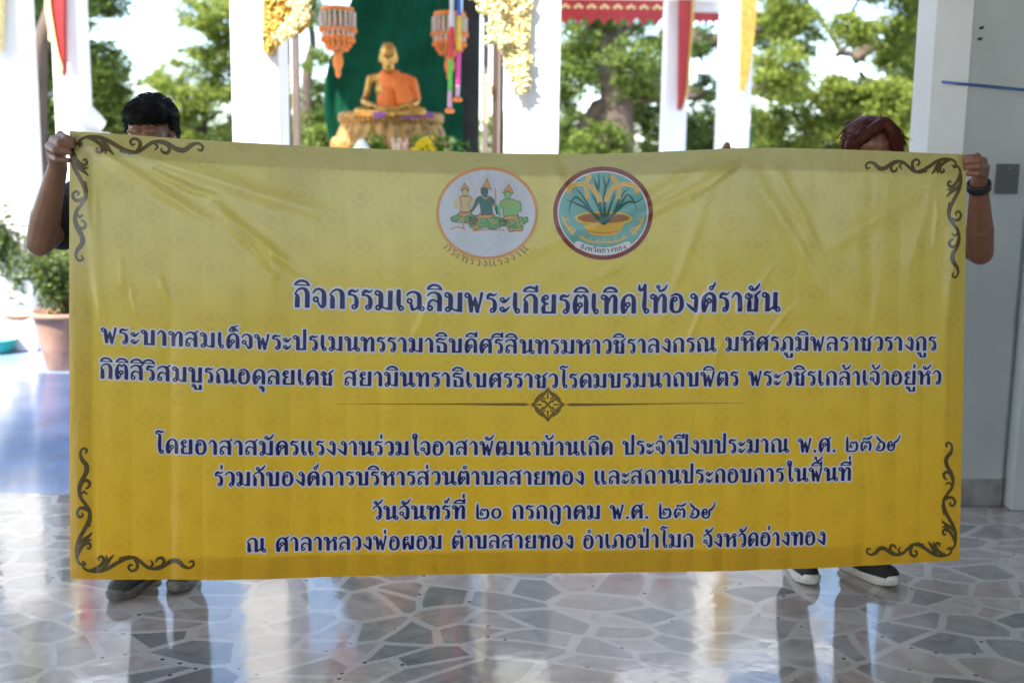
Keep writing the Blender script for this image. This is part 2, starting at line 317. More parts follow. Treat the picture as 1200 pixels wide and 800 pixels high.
# beams, roofs (above the picture, mirrored in the floor), red valances
zt=at(720,-2,13.0)[2]
b=MB(); b.box((at(655,0,13.0)[0],13.0,zt),(at(846,0,13.0)[0],13.25,zt+.5)); b.build('beam',M_white,shr,False)
z2=at(828,15,13.3)[2]
b=MB(); b.box((at(806,0,13.3)[0],13.3,z2),(at(850,0,13.3)[0],13.5,z2+.9)); b.build('beam',M_white,shr,False)
def valance(x0,x1,yt,yb,Y,teeth,spots,name='valance'):
    top=at(x0,yt,Y)[2]; bot=at(x0,yb,Y)[2]; xa=at(x0,yt,Y)[0]; xb=at(x1,yt,Y)[0]
    drop=(top-bot); outl=[(xa,top)]
    for k in range(teeth):
        u0=xa+(xb-xa)*k/teeth; u1=xa+(xb-xa)*(k+1)/teeth; w_=u1-u0; z0=bot+drop*.3
        outl+=[(u0+.001,z0),(u0+w_*.25,z0-drop*.1),(u0+w_*.5,bot),(u0+w_*.75,z0-drop*.1)]
    outl+=[(xb,bot+drop*.3),(xb,top)]
    b=MB(); b.prism(outl[::-1],Y-.012,Y+.012); o=b.build(name,M_red,shr,False)
    for k in range(spots):
        b=MB()
        x=xa+(xb-xa)*(k+.5)/spots; z=top-drop*.28; s=drop*.11
        for dx,dz in ((-s*1.1,-s*.3),(s*1.1,-s*.3),(0,s*.4)): b.ball((x+dx,Y-.014,z+dz),(s*.75,.008,s*.55),seg=8,rings=5)
        b.build('gilt_motif',M_goldpale,o)
    return o
valance(655,778,-1,29,12.9,8,8)
valance(809,848,15,28,13.28,5,0)
b=MB(); a=at(842,20,13.26); c=at(848,60,13.26); b.box((a[0],13.255,c[2]),(c[0],13.275,a[2])); b.build('valance_tail',M_red,shr,False)
b=MB(); 
b.box((-2.6,7.2,3.9),(1.2,11.6,4.05)); b.box((-1.9,7.6,4.05),(.6,11.4,4.5))
b.build('roof',mat('shrine ceiling boards',(.55,.52,.47),.6,.2,3),shr,False)
b=MB(); b.box((-.4,11.65,zt+.5),(2.25,12.4,zt+.7)); b.box((-.4,12.4,zt+.5),(4.0,15.5,zt+.7)); b.build('roof',M_white,shr,False)  # front slab added out of view to shade the column and valance behind
b=MB(); b.box((-2.6,7.02,3.6),(1.2,7.18,3.9),bev=.01); b.build('eave_beam',M_white,shr,False)
b=MB(); b.box((-2.5,6.6,.0),(3.6,15.5,.55),bev=.02); b.box((-2.2,7.3,.55),(1.0,15.4,.75),bev=.02); b.build('platform',M_white,shr,False)
# door leaves and timber frames beside the two front columns
def vert(x0,x1,Y,m,name,y0=-60,th=.05,parent=shr):
    a=at(x0,100,Y); c=at(x1,100,Y); b=MB(); b.box((a[0],Y,.55),(c[0],Y+th,3.9),bev=.004); return b.build(name,m,parent,False)
vert(328,339,7.5,M_wood,'door_frame'); vert(342.5,350,7.7,M_mauve,'door_frame')
vert(577,590,7.6,M_wood,'door_frame'); vert(566,572,7.8,M_mauve,'door_frame'); vert(583.5,587,7.55,M_mauve,'door_frame')
vert(541,562,10.6,M_dark,'door_leaf',th=.06)
for (x0,x1,ya,yb,Y) in ((335,340,76,112,7.46),(341,344,110,128,7.6),(569,574,88,120,7.7),(572,577,100,112,7.6),(569,573,118,145,7.7)):
    a=at(x0,ya,Y); c=at(x1,yb,Y); b=MB(); n=5
    for k in range(n): b.ball(((a[0]+c[0])/2,Y-.01,c[2]+(a[2]-c[2])*(k+.5)/n),((c[0]-a[0])*.6,.02,(a[2]-c[2])/n*.65),seg=8,rings=6)
    b.build('gilt_fitting',M_goldpale,shr)
# ------------------------------------------------------------------ left gallery columns, parapet
gal=empty('gallery',(-4.3,9.,0),'white side gallery columns with red and gold bracket at the left edge','gallery')
ca=pillar_part(-34,24,9.0,.34,parent=gal); cb=pillar_part(63,94,11.4,.3,parent=gal)
kanok(ca,[(-6,60),(1,60),(3,20),(4,-40),(-8,-40)],8.93,.08,'bracket',M_goldpale)
kanok(cb,[(75,90),(77,84),(76,30),(76,-40),(58,-40),(60,8),(66,40),(70,64)],11.3,.10,'bracket',M_red)
kanok(cb,[(74,88),(75,80),(70,62),(66,40),(61,8),(59,-40),(53,-40),(55,10),(59,38),(59,48),(65,52),(67,68)],11.27,.10,'bracket_edge',M_goldpale)
b=MB(); b.box((-7.6,8.3,3.55),(-3.4,9.8,3.7)); b.box((-7.6,11.0,3.9),(-3.6,12.4,4.05)); b.build('roof',M_white,gal,False)
zp=at(50,222,9.6)[2]
par=empty('parapet_wall',(-4.5,9.6,0),'low white parapet wall with lotus bud post behind potted plants','wall')
b=MB(); b.box((-7.5,9.6,0),(at(120,222,9.6)[0],9.8,zp-.1),bev=.01); b.box((-7.5,9.55,zp-.1),(at(120,222,9.6)[0]+.05,9.85,zp),bev=.015); b.build('wall',M_white,par,False)
fx=at(104,150,9.55)[0]; z0=at(104,152,9.55)[2]; z1=at(104,123,9.55)[2]; h=z1-z0
b=MB(); b.box((fx-.12,9.5,0),(fx+.12,9.74,z0-.02),bev=.01); b.build('post',M_white,par,False)
b=MB(); b.lathe([(.07,-.03),(.08,.0),(.112,h*.22),(.118,h*.36),(.082,h*.6),(.04,h*.82),(.003,h)],(fx,9.62,z0),20); b.build('lotus_bud',M_white,par)
# ------------------------------------------------------------------ things in the shrine
# green curtain behind the statue
def curtain():
    YB=10.3; n=150; rows=40; V=[];Q=[]
    Lx=[(-60,418),(0,414),(40,402),(70,389),(95,382),(130,381),(160,386),(190,392),(330,396)]
    Rx=[(-60,540),(0,541),(190,543),(330,545)]
    ys=np.linspace(-60,330,rows)
    for j,y in enumerate(ys):
        l=np.interp(y,*zip(*Lx)); r=np.interp(y,*zip(*Rx))
        for i in range(n):
            u=i/(n-1); p=at(l+(r-l)*u,y,YB); p[1]+=.003*math.sin(u*95+math.sin(y*.02)*1.5)+.008*math.sin(u*41+1)+.02*math.sin(u*9+y*.01)-.1*math.exp(-(u/.06)**2)
            V.append(p)
    for j in range(rows-1):
        for i in range(n-1): a=j*n+i; Q.append((a,a+1,a+n+1,a+n))
    o=link('curtain',fast_mesh('curtain',V,Q),mat('deep green satin',(.003,.062,.032),.85,.25,5,spec=.12,trans=.04))
    s=o.modifiers.new('s','SOLIDIFY'); s.thickness=.004
    return tag(o,'dark green curtain hanging behind the golden seated statue','curtain')
curtain()
# altar, statue, lotus base
S=9.4; zb=at(457,176,S)[2]; sx=at(457,176,S)[0]; K=S/F_PX
al=empty('altar_table',(sx,S,0),'gilded altar table under the seated statue','altar')
b=MB(); b.box((sx-.85,S-.55,zb-.32),(sx+.85,S+.45,zb-.24),bev=.015); b.build('table_top',M_gold,al,False)
for dx in (-.75,.75):
    for dy in (-.45,.35):
        b=MB(); b.lathe([(.06,0),(.05,.1),(.035,.3),(.05,zb-1.0),(.06,zb-.87)],(sx+dx,S+dy,.55),10); b.build('leg',M_gold,al)
def W(px,py,dy=0.): p=at(px,py,S+dy); return Vector((p[0],p[1],p[2]))
st=empty('seated_statue',(sx,S,zb),'golden seated monk statue wearing an orange robe on a petal base','statue')
base=MB(); lx=at(391,160,S)[0]; rx=at(526,160,S)[0]; wx=(rx-lx)/2; cx0=(lx+rx)/2; h=W(457,136).z-zb
base.lathe([(wx*.92,-.24),(wx*.98,-.1),(wx*.98,h*.1),(wx*.9,h*.5),(wx*.82,h*.8),(wx*.84,h*.93),(wx*.8,h)],(cx0,S,zb),144,sy=.62,lobes=26,amp=.045)
M_ped=mat('dull gilt pedestal',(.33,.19,.055),.42,.5,24,.5,60,metal=.45); base.build('lotus_base',M_ped,st)
pet=MB()
for k in range(30):
    t=math.pi*(1+k/29); x=cx0+wx*.86*math.cos(t); y=S+wx*.86*.62*math.sin(t)
    pet=MB(); pet.ball((x,y,zb+h*.93),(.03,.02,.05),seg=8,rings=6); pet.build('petal',M_ped,st); pet=MB()
    pet.ball((cx0+wx*.99*math.cos(t),S+wx*.99*.62*math.sin(t),zb+h*.12),(.035,.02,.07),seg=8,rings=6); pet.build('petal',M_ped,st)
g_=MB()
hd=W(455,65,-.02)
g_.ball(hd,(10.3*K,10.5*K,14.5*K)); g_.ball(W(455,78,-.05),(7*K,8*K,8*K)); g_.ball(W(455,54,.02),(7.6*K,8*K,4.5*K))
g_.cap(W(455,84,0),W(456,94,.02),5.5*K,6*K)
g_.ball(W(455,72,-.105),(1.8*K,2.5*K,3.6*K)); 
for s in (-1,1): g_.ball(W(455+s*10,69,.01),(1.6*K,2.5*K,6*K))
g_.cap(W(456,96,.05),W(457,124,.03),15*K,14*K); g_.cap(W(440,92,.05),W(474,93,.05),6*K,6*K); g_.ball(W(457,105,.0),(18*K,11*K,13*K))
g_.cap(W(434,92,.04),W(429,113,.0),4.6*K,3.8*K); g_.cap(W(429,113,.0),W(426,119,-.04),3.8*K,3.8*K); g_.cap(W(426,119,-.05),W(444,127,-.24),3.6*K,2.6*K)
g_.cap(W(480,93,.04),W(486,113,.0),4.8*K,4.2*K); g_.cap(W(486,113,0),W(488,120,-.05),4.2*K,4*K); g_.cap(W(488,121,-.05),W(466,127,-.24),3.6*K,2.6*K)
g_.ball(W(455,128,-.28),(12*K,6*K,2.4*K))
g_.cap(W(448,126,-.28),W(462,127,-.3),2.6*K,2.2*K)
for s in (-1,1):
    g_.cap(W(457+s*10,128,.02),W(457+s*37,131,-.22),7.5*K,5.5*K); g_.cap(W(457+s*37,132,-.22),W(457-s*6,134,-.36),5.2*K,3.6*K); g_.ball(W(457-s*14,134,-.36),(6*K,4*K,2.4*K))
link('body',voxel(g_,.009,5),mat('aged gold leaf',(.46,.26,.06),.30,.4,30,.3,90,metal=.8),st)
r_=MB(); r_.cap(W(457,97,.04),W(457,124,.02),15.5*K,15.5*K); r_.ball(W(459,103,.0),(18*K,12*K,12*K)); r_.cap(W(474,93,.04),W(480,97,.03),7*K,7.6*K); r_.cap(W(482,97,.03),W(487,116,-.01),7.6*K,6.4*K)
r_.cap(W(452,89,.02),W(462,89,.03),8*K,8*K); r_.cap(W(474,112,-.02),W(478,126,-.08),9*K,7*K); r_.ball(W(456,127,.0),(24*K,14*K,4*K))
for k in range(5): r_.cap(W(462+k*4,92+k,-.085),W(466+k*3.6,122,-.125),1.3*K,1.6*K)
link('robe',voxel(r_,.011,4),mat('orange monk robe',(.72,.17,.02),.65,.12,14,.3,30),st)
for nm,px,m in (('eye',4,mat('dark inlay',(.02,.015,.01),.3)),):
    for s in (-1,1): b=MB(); b.ball(W(455+s*px,66,-.10),(2.6*K,1.3*K,1.0*K),seg=8,rings=6); b.build(nm,m,st)
b=MB(); b.ball(W(455,78.5,-.115),(2.6*K,1*K,.8*K),seg=8,rings=6); b.build('mouth',mat('dark inlay',(.02,.015,.01)),st)
# purple blossom garland on the base
def blossoms(name,label,cat,pts,m,r,group=None):
    b=MB()
    for p in pts:
        for k in range(5):
            t=2*math.pi*k/5+random.random(); b.ball(Vector(p)+Vector((math.cos(t)*r*.6,-.3*r,math.sin(t)*r*.6)),(r*.55,r*.4,r*.55),seg=7,rings=5)
    return tag(b.build(name,m),label,cat,group)
M_purp=mat('purple petals',(.42,.16,.48),.6,.3,40,trans=.3)
blossoms('flower_garland','bunch of purple flowers laid at the right knee side of the golden statue','flowers',[W(x,137-abs(x-487)*.05+random.uniform(-2,2),-.36+.004*abs(x-457)) for x in range(470,508,3)],M_purp,.022)
blossoms('flower_garland','small purple flower tuft at the left of the golden statue lap','flowers',[W(x,136+random.uniform(-2,2),-.40) for x in range(440,451,3)],M_purp,.022)
# offerings in front: a stand hidden by the banner carries them
OF=8.7
def O(px,py,dy=0.): p=at(px,py,OF+dy); return Vector(p)
zs=O(465,186).z
tb=empty('offering_table',(O(465,186).x,OF,0),'low white offering table before the golden statue','table')
b=MB(); b.box((O(392,186).x,OF-.22,zs-.06),(O(540,186).x,OF+.22,zs-.02),bev=.008); b.build('table_top',M_white,tb,False)
for dx in (398,534):
    for dy in (-.18,.18):
        b=MB(); b.tube([(O(dx,186).x,OF+dy,.55),(O(dx,186).x,OF+dy,zs-.06)],.025,8); b.build('leg',M_white,tb)
KO=OF/F_PX
def bowl(px,r,m,parent):
    b=MB(); b.lathe([(r*.5,-.02),(r*.55,0),(r*.9,r*.5),(r,r*.7),(r*.95,r*.7)],(O(px,0).x,OF,zs),16); return b.build('bowl',m,parent)
f1=empty('flower_offering',(O(424,186).x,OF,zs-.02),'white cone shaped flower offering with marigolds below the statue','offering')
bowl(424,11*KO,M_gold,f1)
b=MB(); b.lathe([(11*KO,5*KO),(10*KO,10*KO),(6*KO,17*KO),(2*KO,22*KO),(.2*KO,24*KO)],(O(424,186).x,OF,zs),20,lobes=7,amp=.08); b.build('blossom_cone',mat('white jasmine',(.8,.8,.74),.6,.08,60,.5,90),f1)
b=MB()
for px,py in ((410,180),(436,179),(414,184)): b.ball(O(px,py,-.03),4*KO,seg=10,rings=7)
b.build('marigold',mat('marigold',(.75,.32,.01),.6,.2,80,.6,90),f1)
def leaves_mesh(C,N,size,asp=.5,droop=.2,seed=0,upbias=.0):
    rg=np.random.default_rng(seed); n=len(C)
    d=rg.normal(size=(n,3)); d[:,2]=d[:,2]*.6-droop; d/=np.linalg.norm(d,axis=1)[:,None]
    s=np.cross(d,rg.normal(size=(n,3))+np.array([0,0,upbias])); s/=np.linalg.norm(s,axis=1)[:,None]+1e-9
    L=size*rg.uniform(.6,1.4,n)[:,None]
    V=np.stack([C-d*L*.5,C+s*L*asp*.5,C+d*L*.5,C-s*L*asp*.5],1).reshape(-1,3)
    return V,np.arange(4*n).reshape(-1,4)
def flower_bunch(px,label,m,heads,r,seed,green=True):
    e=empty('flower_offering',(O(px,186).x,OF,zs-.02),label,'offering'); rg=random.Random(seed)
    b=MB(); b.lathe([(5*KO,-.02),(6*KO,0),(7*KO,8*KO),(6*KO,9*KO)],(O(px,186).x,OF,zs),14); b.build('vase',M_gold,e)
    b=MB()
    for hx,hy,hr in heads:
        for k in range(16): b.ball(O(hx,hy,-.03)+Vector((rg.gauss(0,hr*KO*.45),rg.gauss(0,hr*KO*.4),rg.gauss(0,hr*KO*.45))),hr*KO*.34,seg=7,rings=5)
    b.build('blossom',m,e)
    if green:
        C=np.array([O(px+rg.gauss(0,9),172+rg.gauss(0,7),.03+rg.uniform(-.05,.05)) for _ in range(90)])
        V,Q=leaves_mesh(C,0,.07,.35,-.6,seed); link('foliage',fast_mesh('foliage',V,Q),leafmat('young leaf',(.06,.16,.02),(.14,.30,.03)),e)
    return e
M_yel=mat('yellow chrysanthemum',(.80,.62,.01),.55,.15,60,.4,90,trans=.2)
flower_bunch(494,'yellow chrysanthemum bunches with leaves right of the incense bundle',M_yel,[(488,176,7),(502,166,7),(507,177,6),(499,172,6)],6,1)
flower_bunch(440,'leafy green sprig with orange blossoms beside the white flower cone',mat('orange bloom',(.7,.25,.02),.6,.2,60),[(447,182,3)],4,2)
flower_bunch(526,'pale green leafy sprig at the right end of offering table',mat('pale bud',(.5,.6,.25),.6,.2,60),[(530,165,3),(523,178,3)],4,5)
inc=empty('incense_bundle',(O(468,186).x,OF,zs-.02),'bundle of pink and cream incense sticks before the statue','incense')
b=MB(); b.lathe([(8*KO,-.02),(9*KO,.0),(10*KO,4*KO),(9*KO,5*KO)],(O(468,186).x,OF,zs),16,sx=1.6); b.build('holder',M_gold,inc)
rg=random.Random(5)
for nm,m in (('stick',mat('pink incense',(.70,.36,.32),.7,.15,50)),('candle',mat('cream wax',(.75,.66,.5),.6,.1,50))):
    b=MB()
    for k in range(9): x=458+rg.random()*22; b.tube([O(x,184,rg.uniform(-.05,.05)),O(x+rg.uniform(-2,2),161+rg.uniform(0,8),rg.uniform(-.05,.05))],.9*KO,6)
    b.build(nm,m,inc)
# hanging flower mobiles
def mobile(px,y0,sc,Y,label):
    k=Y/F_PX*sc; c=Vector(at(px,y0,Y)); e=empty('flower_mobile',c,label,'hanging ornament','hanging flower mobiles')
    M_o=mat('orange flower rope',(.70,.20,.03),.6,.25,60,.5,90); M_w=mat('white bead strand',(.62,.50,.42),.5,.15,60)
    b=MB(); b.lathe([(18*k,0),(19*k,-2*k),(18*k,-5*k),(10*k,-5*k)],c,24); b.build('flower_ring',M_o,e); b=MB(); b.lathe([(17*k,-30*k),(18.5*k,-32*k),(17*k,-35*k)],c,20); b.build('flower_ring',M_o,e)
    b=MB()
    b=MB(); b.lathe([(14*k,-6*k),(15.5*k,-10*k),(15*k,-34*k),(11*k,-44*k),(8*k,-47*k)],c,22); b.build('basket',mat('cream woven straw',(.34,.20,.11),.8,.35,50,.6,90),e)
    for (r,z0,z1,n) in ((19.5,-7,-22,20),(17.5,-24,-31,18)):
        for i in range(n):
            t=2*math.pi*i/n; p=c+Vector((r*k*math.cos(t),r*k*math.sin(t),0))
            m_=5; b=MB()
            for j in range(m_): b.ball(p+Vector((0,0,(z0+(z1-z0)*j/(m_-1))*k)),(1.5*k,1.5*k,1.9*k),seg=6,rings=5)
            b.build('bead_strand',M_w,e)
    b=MB()
    for (r,z,n) in ((20,-25,20),(18,-36,18),(14,-41,14),(11,-45,12)):
        b=MB()
        for i in range(n): t=2*math.pi*i/n; b.ball(c+Vector((r*k*math.cos(t),r*k*math.sin(t),z*k)),(2.2*k,2.2*k,3.2*k),seg=7,rings=5)
        b.build('flower_tier',M_o,e)
    b=MB()
    b.lathe([(6*k,-48*k),(4*k,-52*k),(5.5*k,-58*k),(5*k,-64*k),(3*k,-68*k),(3*k,-74*k),(.5*k,-78*k)],c,14,lobes=6,amp=.12); b.build('tassel',M_o,e)
    b=MB()
    for s in (-1,0,1): b.tube([c+Vector((s*14*k,0,0)),c+Vector((0,0,60*k))],.35*k,5)
    b.tube([c+Vector((0,0,60*k)),Vector((c.x,c.y,3.9))],.4*k,5); b.build('string',M_dark,e)
    b=MB(); b.lathe([(17*k,-5*k),(18*k,-7*k),(17*k,-8*k)],c,20); b.build('leaf_trim',mat('green leaf trim',(.10,.22,.04),.6,.3,60),e)
mobile(395.5,9,1.0,8.6,'orange and white hanging flower mobile left of the statue')
mobile(527,15,.98,9.3,'orange and white hanging flower mobile partly behind coloured garland tubes')
def garland(px,Y,segs,label):
    c=at(px,0,Y); e=empty('ribbon_garland',c,label,'garland'); k=Y/F_PX
    for (xa,ya,xb,yb,col,nm) in segs:
        b=MB(); P=[Vector(at(xa+(xb-xa)*i/8,ya+(yb-ya)*i/8,Y)) for i in range(9)]; b.tube(P,[2.7*k*(1+.12*math.sin(i*3.1)) for i in range(9)],10)
        b.build(nm,mat('ribbon '+nm,col,.5,.15,60,.6,120),e)
    xe,ye=segs[-1][2:4]
    b=MB(); 
    for i in range(7): t=2*math.pi*i/7; b.ball(Vector(at(xe,ye+3,Y))+Vector((3.4*k*math.cos(t),3.4*k*math.sin(t),0)),(2.4*k,2.4*k,2.6*k),seg=8,rings=6)
    b.build('flower_end',mat('orange flower rope',(.7,.2,.03)),e)
    b=MB(); b.tube([at(segs[0][0],segs[0][1],Y),(at(segs[0][0],0,Y)[0],Y,3.9)],.3*k,5); b.build('string',M_dark,e)
garland(529,8.2,[(530,-60,529.5,32,(.62,.60,.62),'white_band'),(529.5,32,528.5,68,(.62,.03,.04),'red_band'),(528.5,70,527.5,106,(.10,.48,.05),'green_band'),(527.5,106,527,127,(.55,.32,.42),'pink_tail')],'hanging ribbon garland of white red and green tubes')
garland(537,8.2,[(538.5,-60,538,18,(.04,.10,.42),'blue_band'),(538,19,537.5,59,(.70,.46,.03),'yellow_band'),(537.5,62,536.5,100,(.70,.05,.28),'magenta_band'),(536.5,100,536,114,(.55,.32,.42),'pink_tail')],'hanging ribbon garland of blue yellow and magenta tubes')
# ------------------------------------------------------------------ trees
M_bark=mat('rain tree bark',(.085,.06,.045),.9,.35,5,.6,14,stretch=(1,1,.4))
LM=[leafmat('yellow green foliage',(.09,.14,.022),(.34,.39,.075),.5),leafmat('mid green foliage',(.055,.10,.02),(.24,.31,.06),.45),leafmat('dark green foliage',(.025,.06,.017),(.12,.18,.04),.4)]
def tree(label,Y,base,clumps,n,size,kind,limbs=(),trunk_r=.3,trunk=None,group='trees behind the shrine',seed=1,cat='tree',name='tree',dens=.50,spray=(12,5),cover=5.0,per=56):
    """clumps: (px,py,rx_px,depth jitter m); leaves scattered through flattened clumps"""
    rg=np.random.default_rng(seed); k=Y/F_PX
    bx=at(base,200,Y)[0]; e=empty(name,(bx,Y,0),label,cat,group)
    C=[];tot=sum(c[2]**2. for c in clumps); cen=[]; tab=rg.random((32,32,32))
    def fnoise(P):
        i0=np.floor(P).astype(int); f=P-i0; f=f*f*(3-2*f); r=0
        for dx in (0,1):
            for dy in (0,1):
                for dz in (0,1):
                    r=r+tab[(i0[:,0]+dx)%32,(i0[:,1]+dy)%32,(i0[:,2]+dz)%32]*np.abs(1-dx-f[:,0])*np.abs(1-dy-f[:,1])*np.abs(1-dz-f[:,2])
        return r
    for (px,py,r,dj) in clumps:
        Yc=Y+rg.uniform(-dj,dj); c=at(px,py,Yc); cen.append((c,r*Yc/F_PX)); R=1.3*r*Yc/F_PX
        a_,b_=spray[0]*k,spray[1]*k; ns=int(cover*1.69*r*r/(spray[0]*spray[1])); q=rg.normal(size=(ns,3)); q/=np.linalg.norm(q,axis=1)[:,None]; q*=rg.random((ns,1))**.42; rad=np.linalg.norm(q,axis=1); P=c+q*R*np.array([1.05,.9,.95])
        g1=fnoise(P*np.array([1,1,1.8])/(26*k)); P=P[g1>dens-.10+.10*rg.normal(size=ns)*.7+.05*rad]
        if not len(P): continue
        ax=rg.uniform(.55,1.35,(len(P),1,1)); tilt=rg.normal(size=(len(P),1))*.35
        d=rg.normal(size=(len(P),per,3))*np.array([a_,a_,b_])*.52*ax; d[...,2]+=d[...,0]*tilt-np.hypot(d[...,0],d[...,1])**2/(a_*2.2)*.35
        C.append((P[:,None,:]+d).reshape(-1,3))
    C=np.concatenate(C); V,Q=leaves_mesh(C,0,4.8*k,.5,.15,seed,upbias=2.2)
    link('crown',fast_mesh('crown',V,Q),LM[kind],e)
    b=MB()
    tp=trunk or [(base,260),(base,150)]
    P=[Vector((at(x,y,Y)[0],Y,max(-.1,at(x,y,Y)[2]))) for x,y in tp]; P=[Vector((P[0].x,Y,-.1))]+P
    R=[trunk_r*(1.25-.75*i/(len(P)-1)) for i in range(len(P))]; b.tube(P,R,10)
    ENDS=[]
    for L_ in limbs:
        Q_=[Vector(at(x,y,Y+.05*i)) for i,(x,y) in enumerate(L_[1:])]; ENDS+=Q_; Q2=Sm3(Q_); b.tube([q+Vector(rg.normal(size=3))*L_[0]*.12 for q in Q2],[L_[0]*(1-.7*i/(len(Q2)-1))*rg.uniform(.9,1.12) for i in range(len(Q2))],8)
    for (c,R_) in cen:
        if rg.random()<.7: continue
        c=Vector(c); src=min([P[-1]]+[p_ for p_ in ENDS],key=lambda q:(q-c).length) if ENDS else P[-1]
        w1=Vector(rg.normal(size=3)*.12*(c-src).length); w2=Vector(rg.normal(size=3)*.10*(c-src).length)
        pts=[src,src.lerp(c,.3)+w1*.7-Vector((0,0,.08*(c-src).length)),src.lerp(c,.65)+w2,c]
        b.tube(Sm3(pts),[trunk_r*.16*(1-.92*k/12)+.006 for k in range(13)],6)
        for _ in range(5):
            d=Vector(rg.normal(size=3))*R_*.6; d.z*=.5; b.tube([c,c+d*.5+Vector((0,0,.05)),c+d],[.02,.013,.005],5)
    b.build('trunk',M_bark,e); return e
def Sm3(P,n=4):
    P=[Vector(p) for p in P]; Q=[P[0]]+P+[P[-1]]; o=[]
    for i in range(1,len(Q)-2):
        a,b,c,d=Q[i-1:i+3]
        for k in range(n): t=k/n; o.append(.5*((2*b)+(c-a)*t+(2*a-5*b+4*c-d)*t*t+(3*b-a-3*c+d)*t**3))
    return o+[P[-1]]
T=tree
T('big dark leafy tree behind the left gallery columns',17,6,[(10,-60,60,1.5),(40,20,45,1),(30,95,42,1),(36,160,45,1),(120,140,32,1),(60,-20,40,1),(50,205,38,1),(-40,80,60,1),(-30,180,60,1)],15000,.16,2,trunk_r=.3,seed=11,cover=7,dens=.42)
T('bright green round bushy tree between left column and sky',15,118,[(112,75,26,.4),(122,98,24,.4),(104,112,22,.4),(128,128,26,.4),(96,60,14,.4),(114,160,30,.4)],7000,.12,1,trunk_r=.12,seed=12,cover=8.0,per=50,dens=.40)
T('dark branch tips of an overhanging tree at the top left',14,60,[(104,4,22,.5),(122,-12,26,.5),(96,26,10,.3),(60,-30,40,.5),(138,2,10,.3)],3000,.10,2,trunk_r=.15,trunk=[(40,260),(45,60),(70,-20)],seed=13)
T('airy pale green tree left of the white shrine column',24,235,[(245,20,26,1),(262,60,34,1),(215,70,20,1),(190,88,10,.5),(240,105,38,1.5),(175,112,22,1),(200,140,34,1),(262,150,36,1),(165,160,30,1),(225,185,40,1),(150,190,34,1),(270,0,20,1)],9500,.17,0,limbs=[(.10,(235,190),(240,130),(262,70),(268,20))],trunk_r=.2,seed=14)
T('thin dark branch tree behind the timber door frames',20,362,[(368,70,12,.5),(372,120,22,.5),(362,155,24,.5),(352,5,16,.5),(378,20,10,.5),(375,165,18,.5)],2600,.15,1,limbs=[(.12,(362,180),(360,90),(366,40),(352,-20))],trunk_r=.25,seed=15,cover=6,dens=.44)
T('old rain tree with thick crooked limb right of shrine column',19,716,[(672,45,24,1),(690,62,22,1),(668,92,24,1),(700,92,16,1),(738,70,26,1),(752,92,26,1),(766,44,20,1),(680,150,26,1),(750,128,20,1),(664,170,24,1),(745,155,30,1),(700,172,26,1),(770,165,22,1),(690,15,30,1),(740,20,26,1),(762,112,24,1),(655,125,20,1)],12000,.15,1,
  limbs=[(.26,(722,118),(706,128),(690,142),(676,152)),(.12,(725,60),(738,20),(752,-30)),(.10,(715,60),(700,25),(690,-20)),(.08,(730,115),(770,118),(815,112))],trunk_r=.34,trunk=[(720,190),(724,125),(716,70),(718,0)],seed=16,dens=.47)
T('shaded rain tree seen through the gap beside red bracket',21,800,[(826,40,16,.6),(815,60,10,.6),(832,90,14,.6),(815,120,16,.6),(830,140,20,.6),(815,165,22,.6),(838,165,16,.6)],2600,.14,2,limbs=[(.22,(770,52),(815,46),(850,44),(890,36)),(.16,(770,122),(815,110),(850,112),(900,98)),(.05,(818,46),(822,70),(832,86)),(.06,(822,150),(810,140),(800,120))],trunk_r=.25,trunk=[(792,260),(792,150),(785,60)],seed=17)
cl=[]
rg=random.Random(9)
for k in range(66):
    x=rg.uniform(885,1125); y=rg.uniform(-70,196); cl.append((x,y,rg.uniform(14,30),2.0))
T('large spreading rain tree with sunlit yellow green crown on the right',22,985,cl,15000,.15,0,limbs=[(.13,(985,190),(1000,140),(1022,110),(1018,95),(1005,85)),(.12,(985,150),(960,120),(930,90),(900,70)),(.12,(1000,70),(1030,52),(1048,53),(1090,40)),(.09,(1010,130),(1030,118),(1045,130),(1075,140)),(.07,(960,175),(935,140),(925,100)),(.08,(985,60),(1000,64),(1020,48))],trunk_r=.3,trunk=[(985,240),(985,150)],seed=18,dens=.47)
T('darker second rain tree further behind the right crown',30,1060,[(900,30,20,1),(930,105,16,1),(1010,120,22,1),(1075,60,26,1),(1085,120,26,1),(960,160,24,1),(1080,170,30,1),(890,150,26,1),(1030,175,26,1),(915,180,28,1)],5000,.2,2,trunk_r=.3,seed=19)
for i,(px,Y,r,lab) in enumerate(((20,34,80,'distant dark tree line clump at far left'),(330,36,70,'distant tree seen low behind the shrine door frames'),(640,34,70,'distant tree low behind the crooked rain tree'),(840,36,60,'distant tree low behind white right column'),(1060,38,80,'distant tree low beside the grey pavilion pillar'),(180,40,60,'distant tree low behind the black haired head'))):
    T(lab,Y,px,[(px-r*.7,175,r*.5,2),(px,165,r*.55,2),(px+r*.7,178,r*.5,2),(px-r*.3,205,r*.6,2),(px+r*.4,208,r*.6,2)],3500,.26,2 if i%2 else 1,trunk_r=.25,seed=40+i,group='distant trees',cover=5,dens=.42)
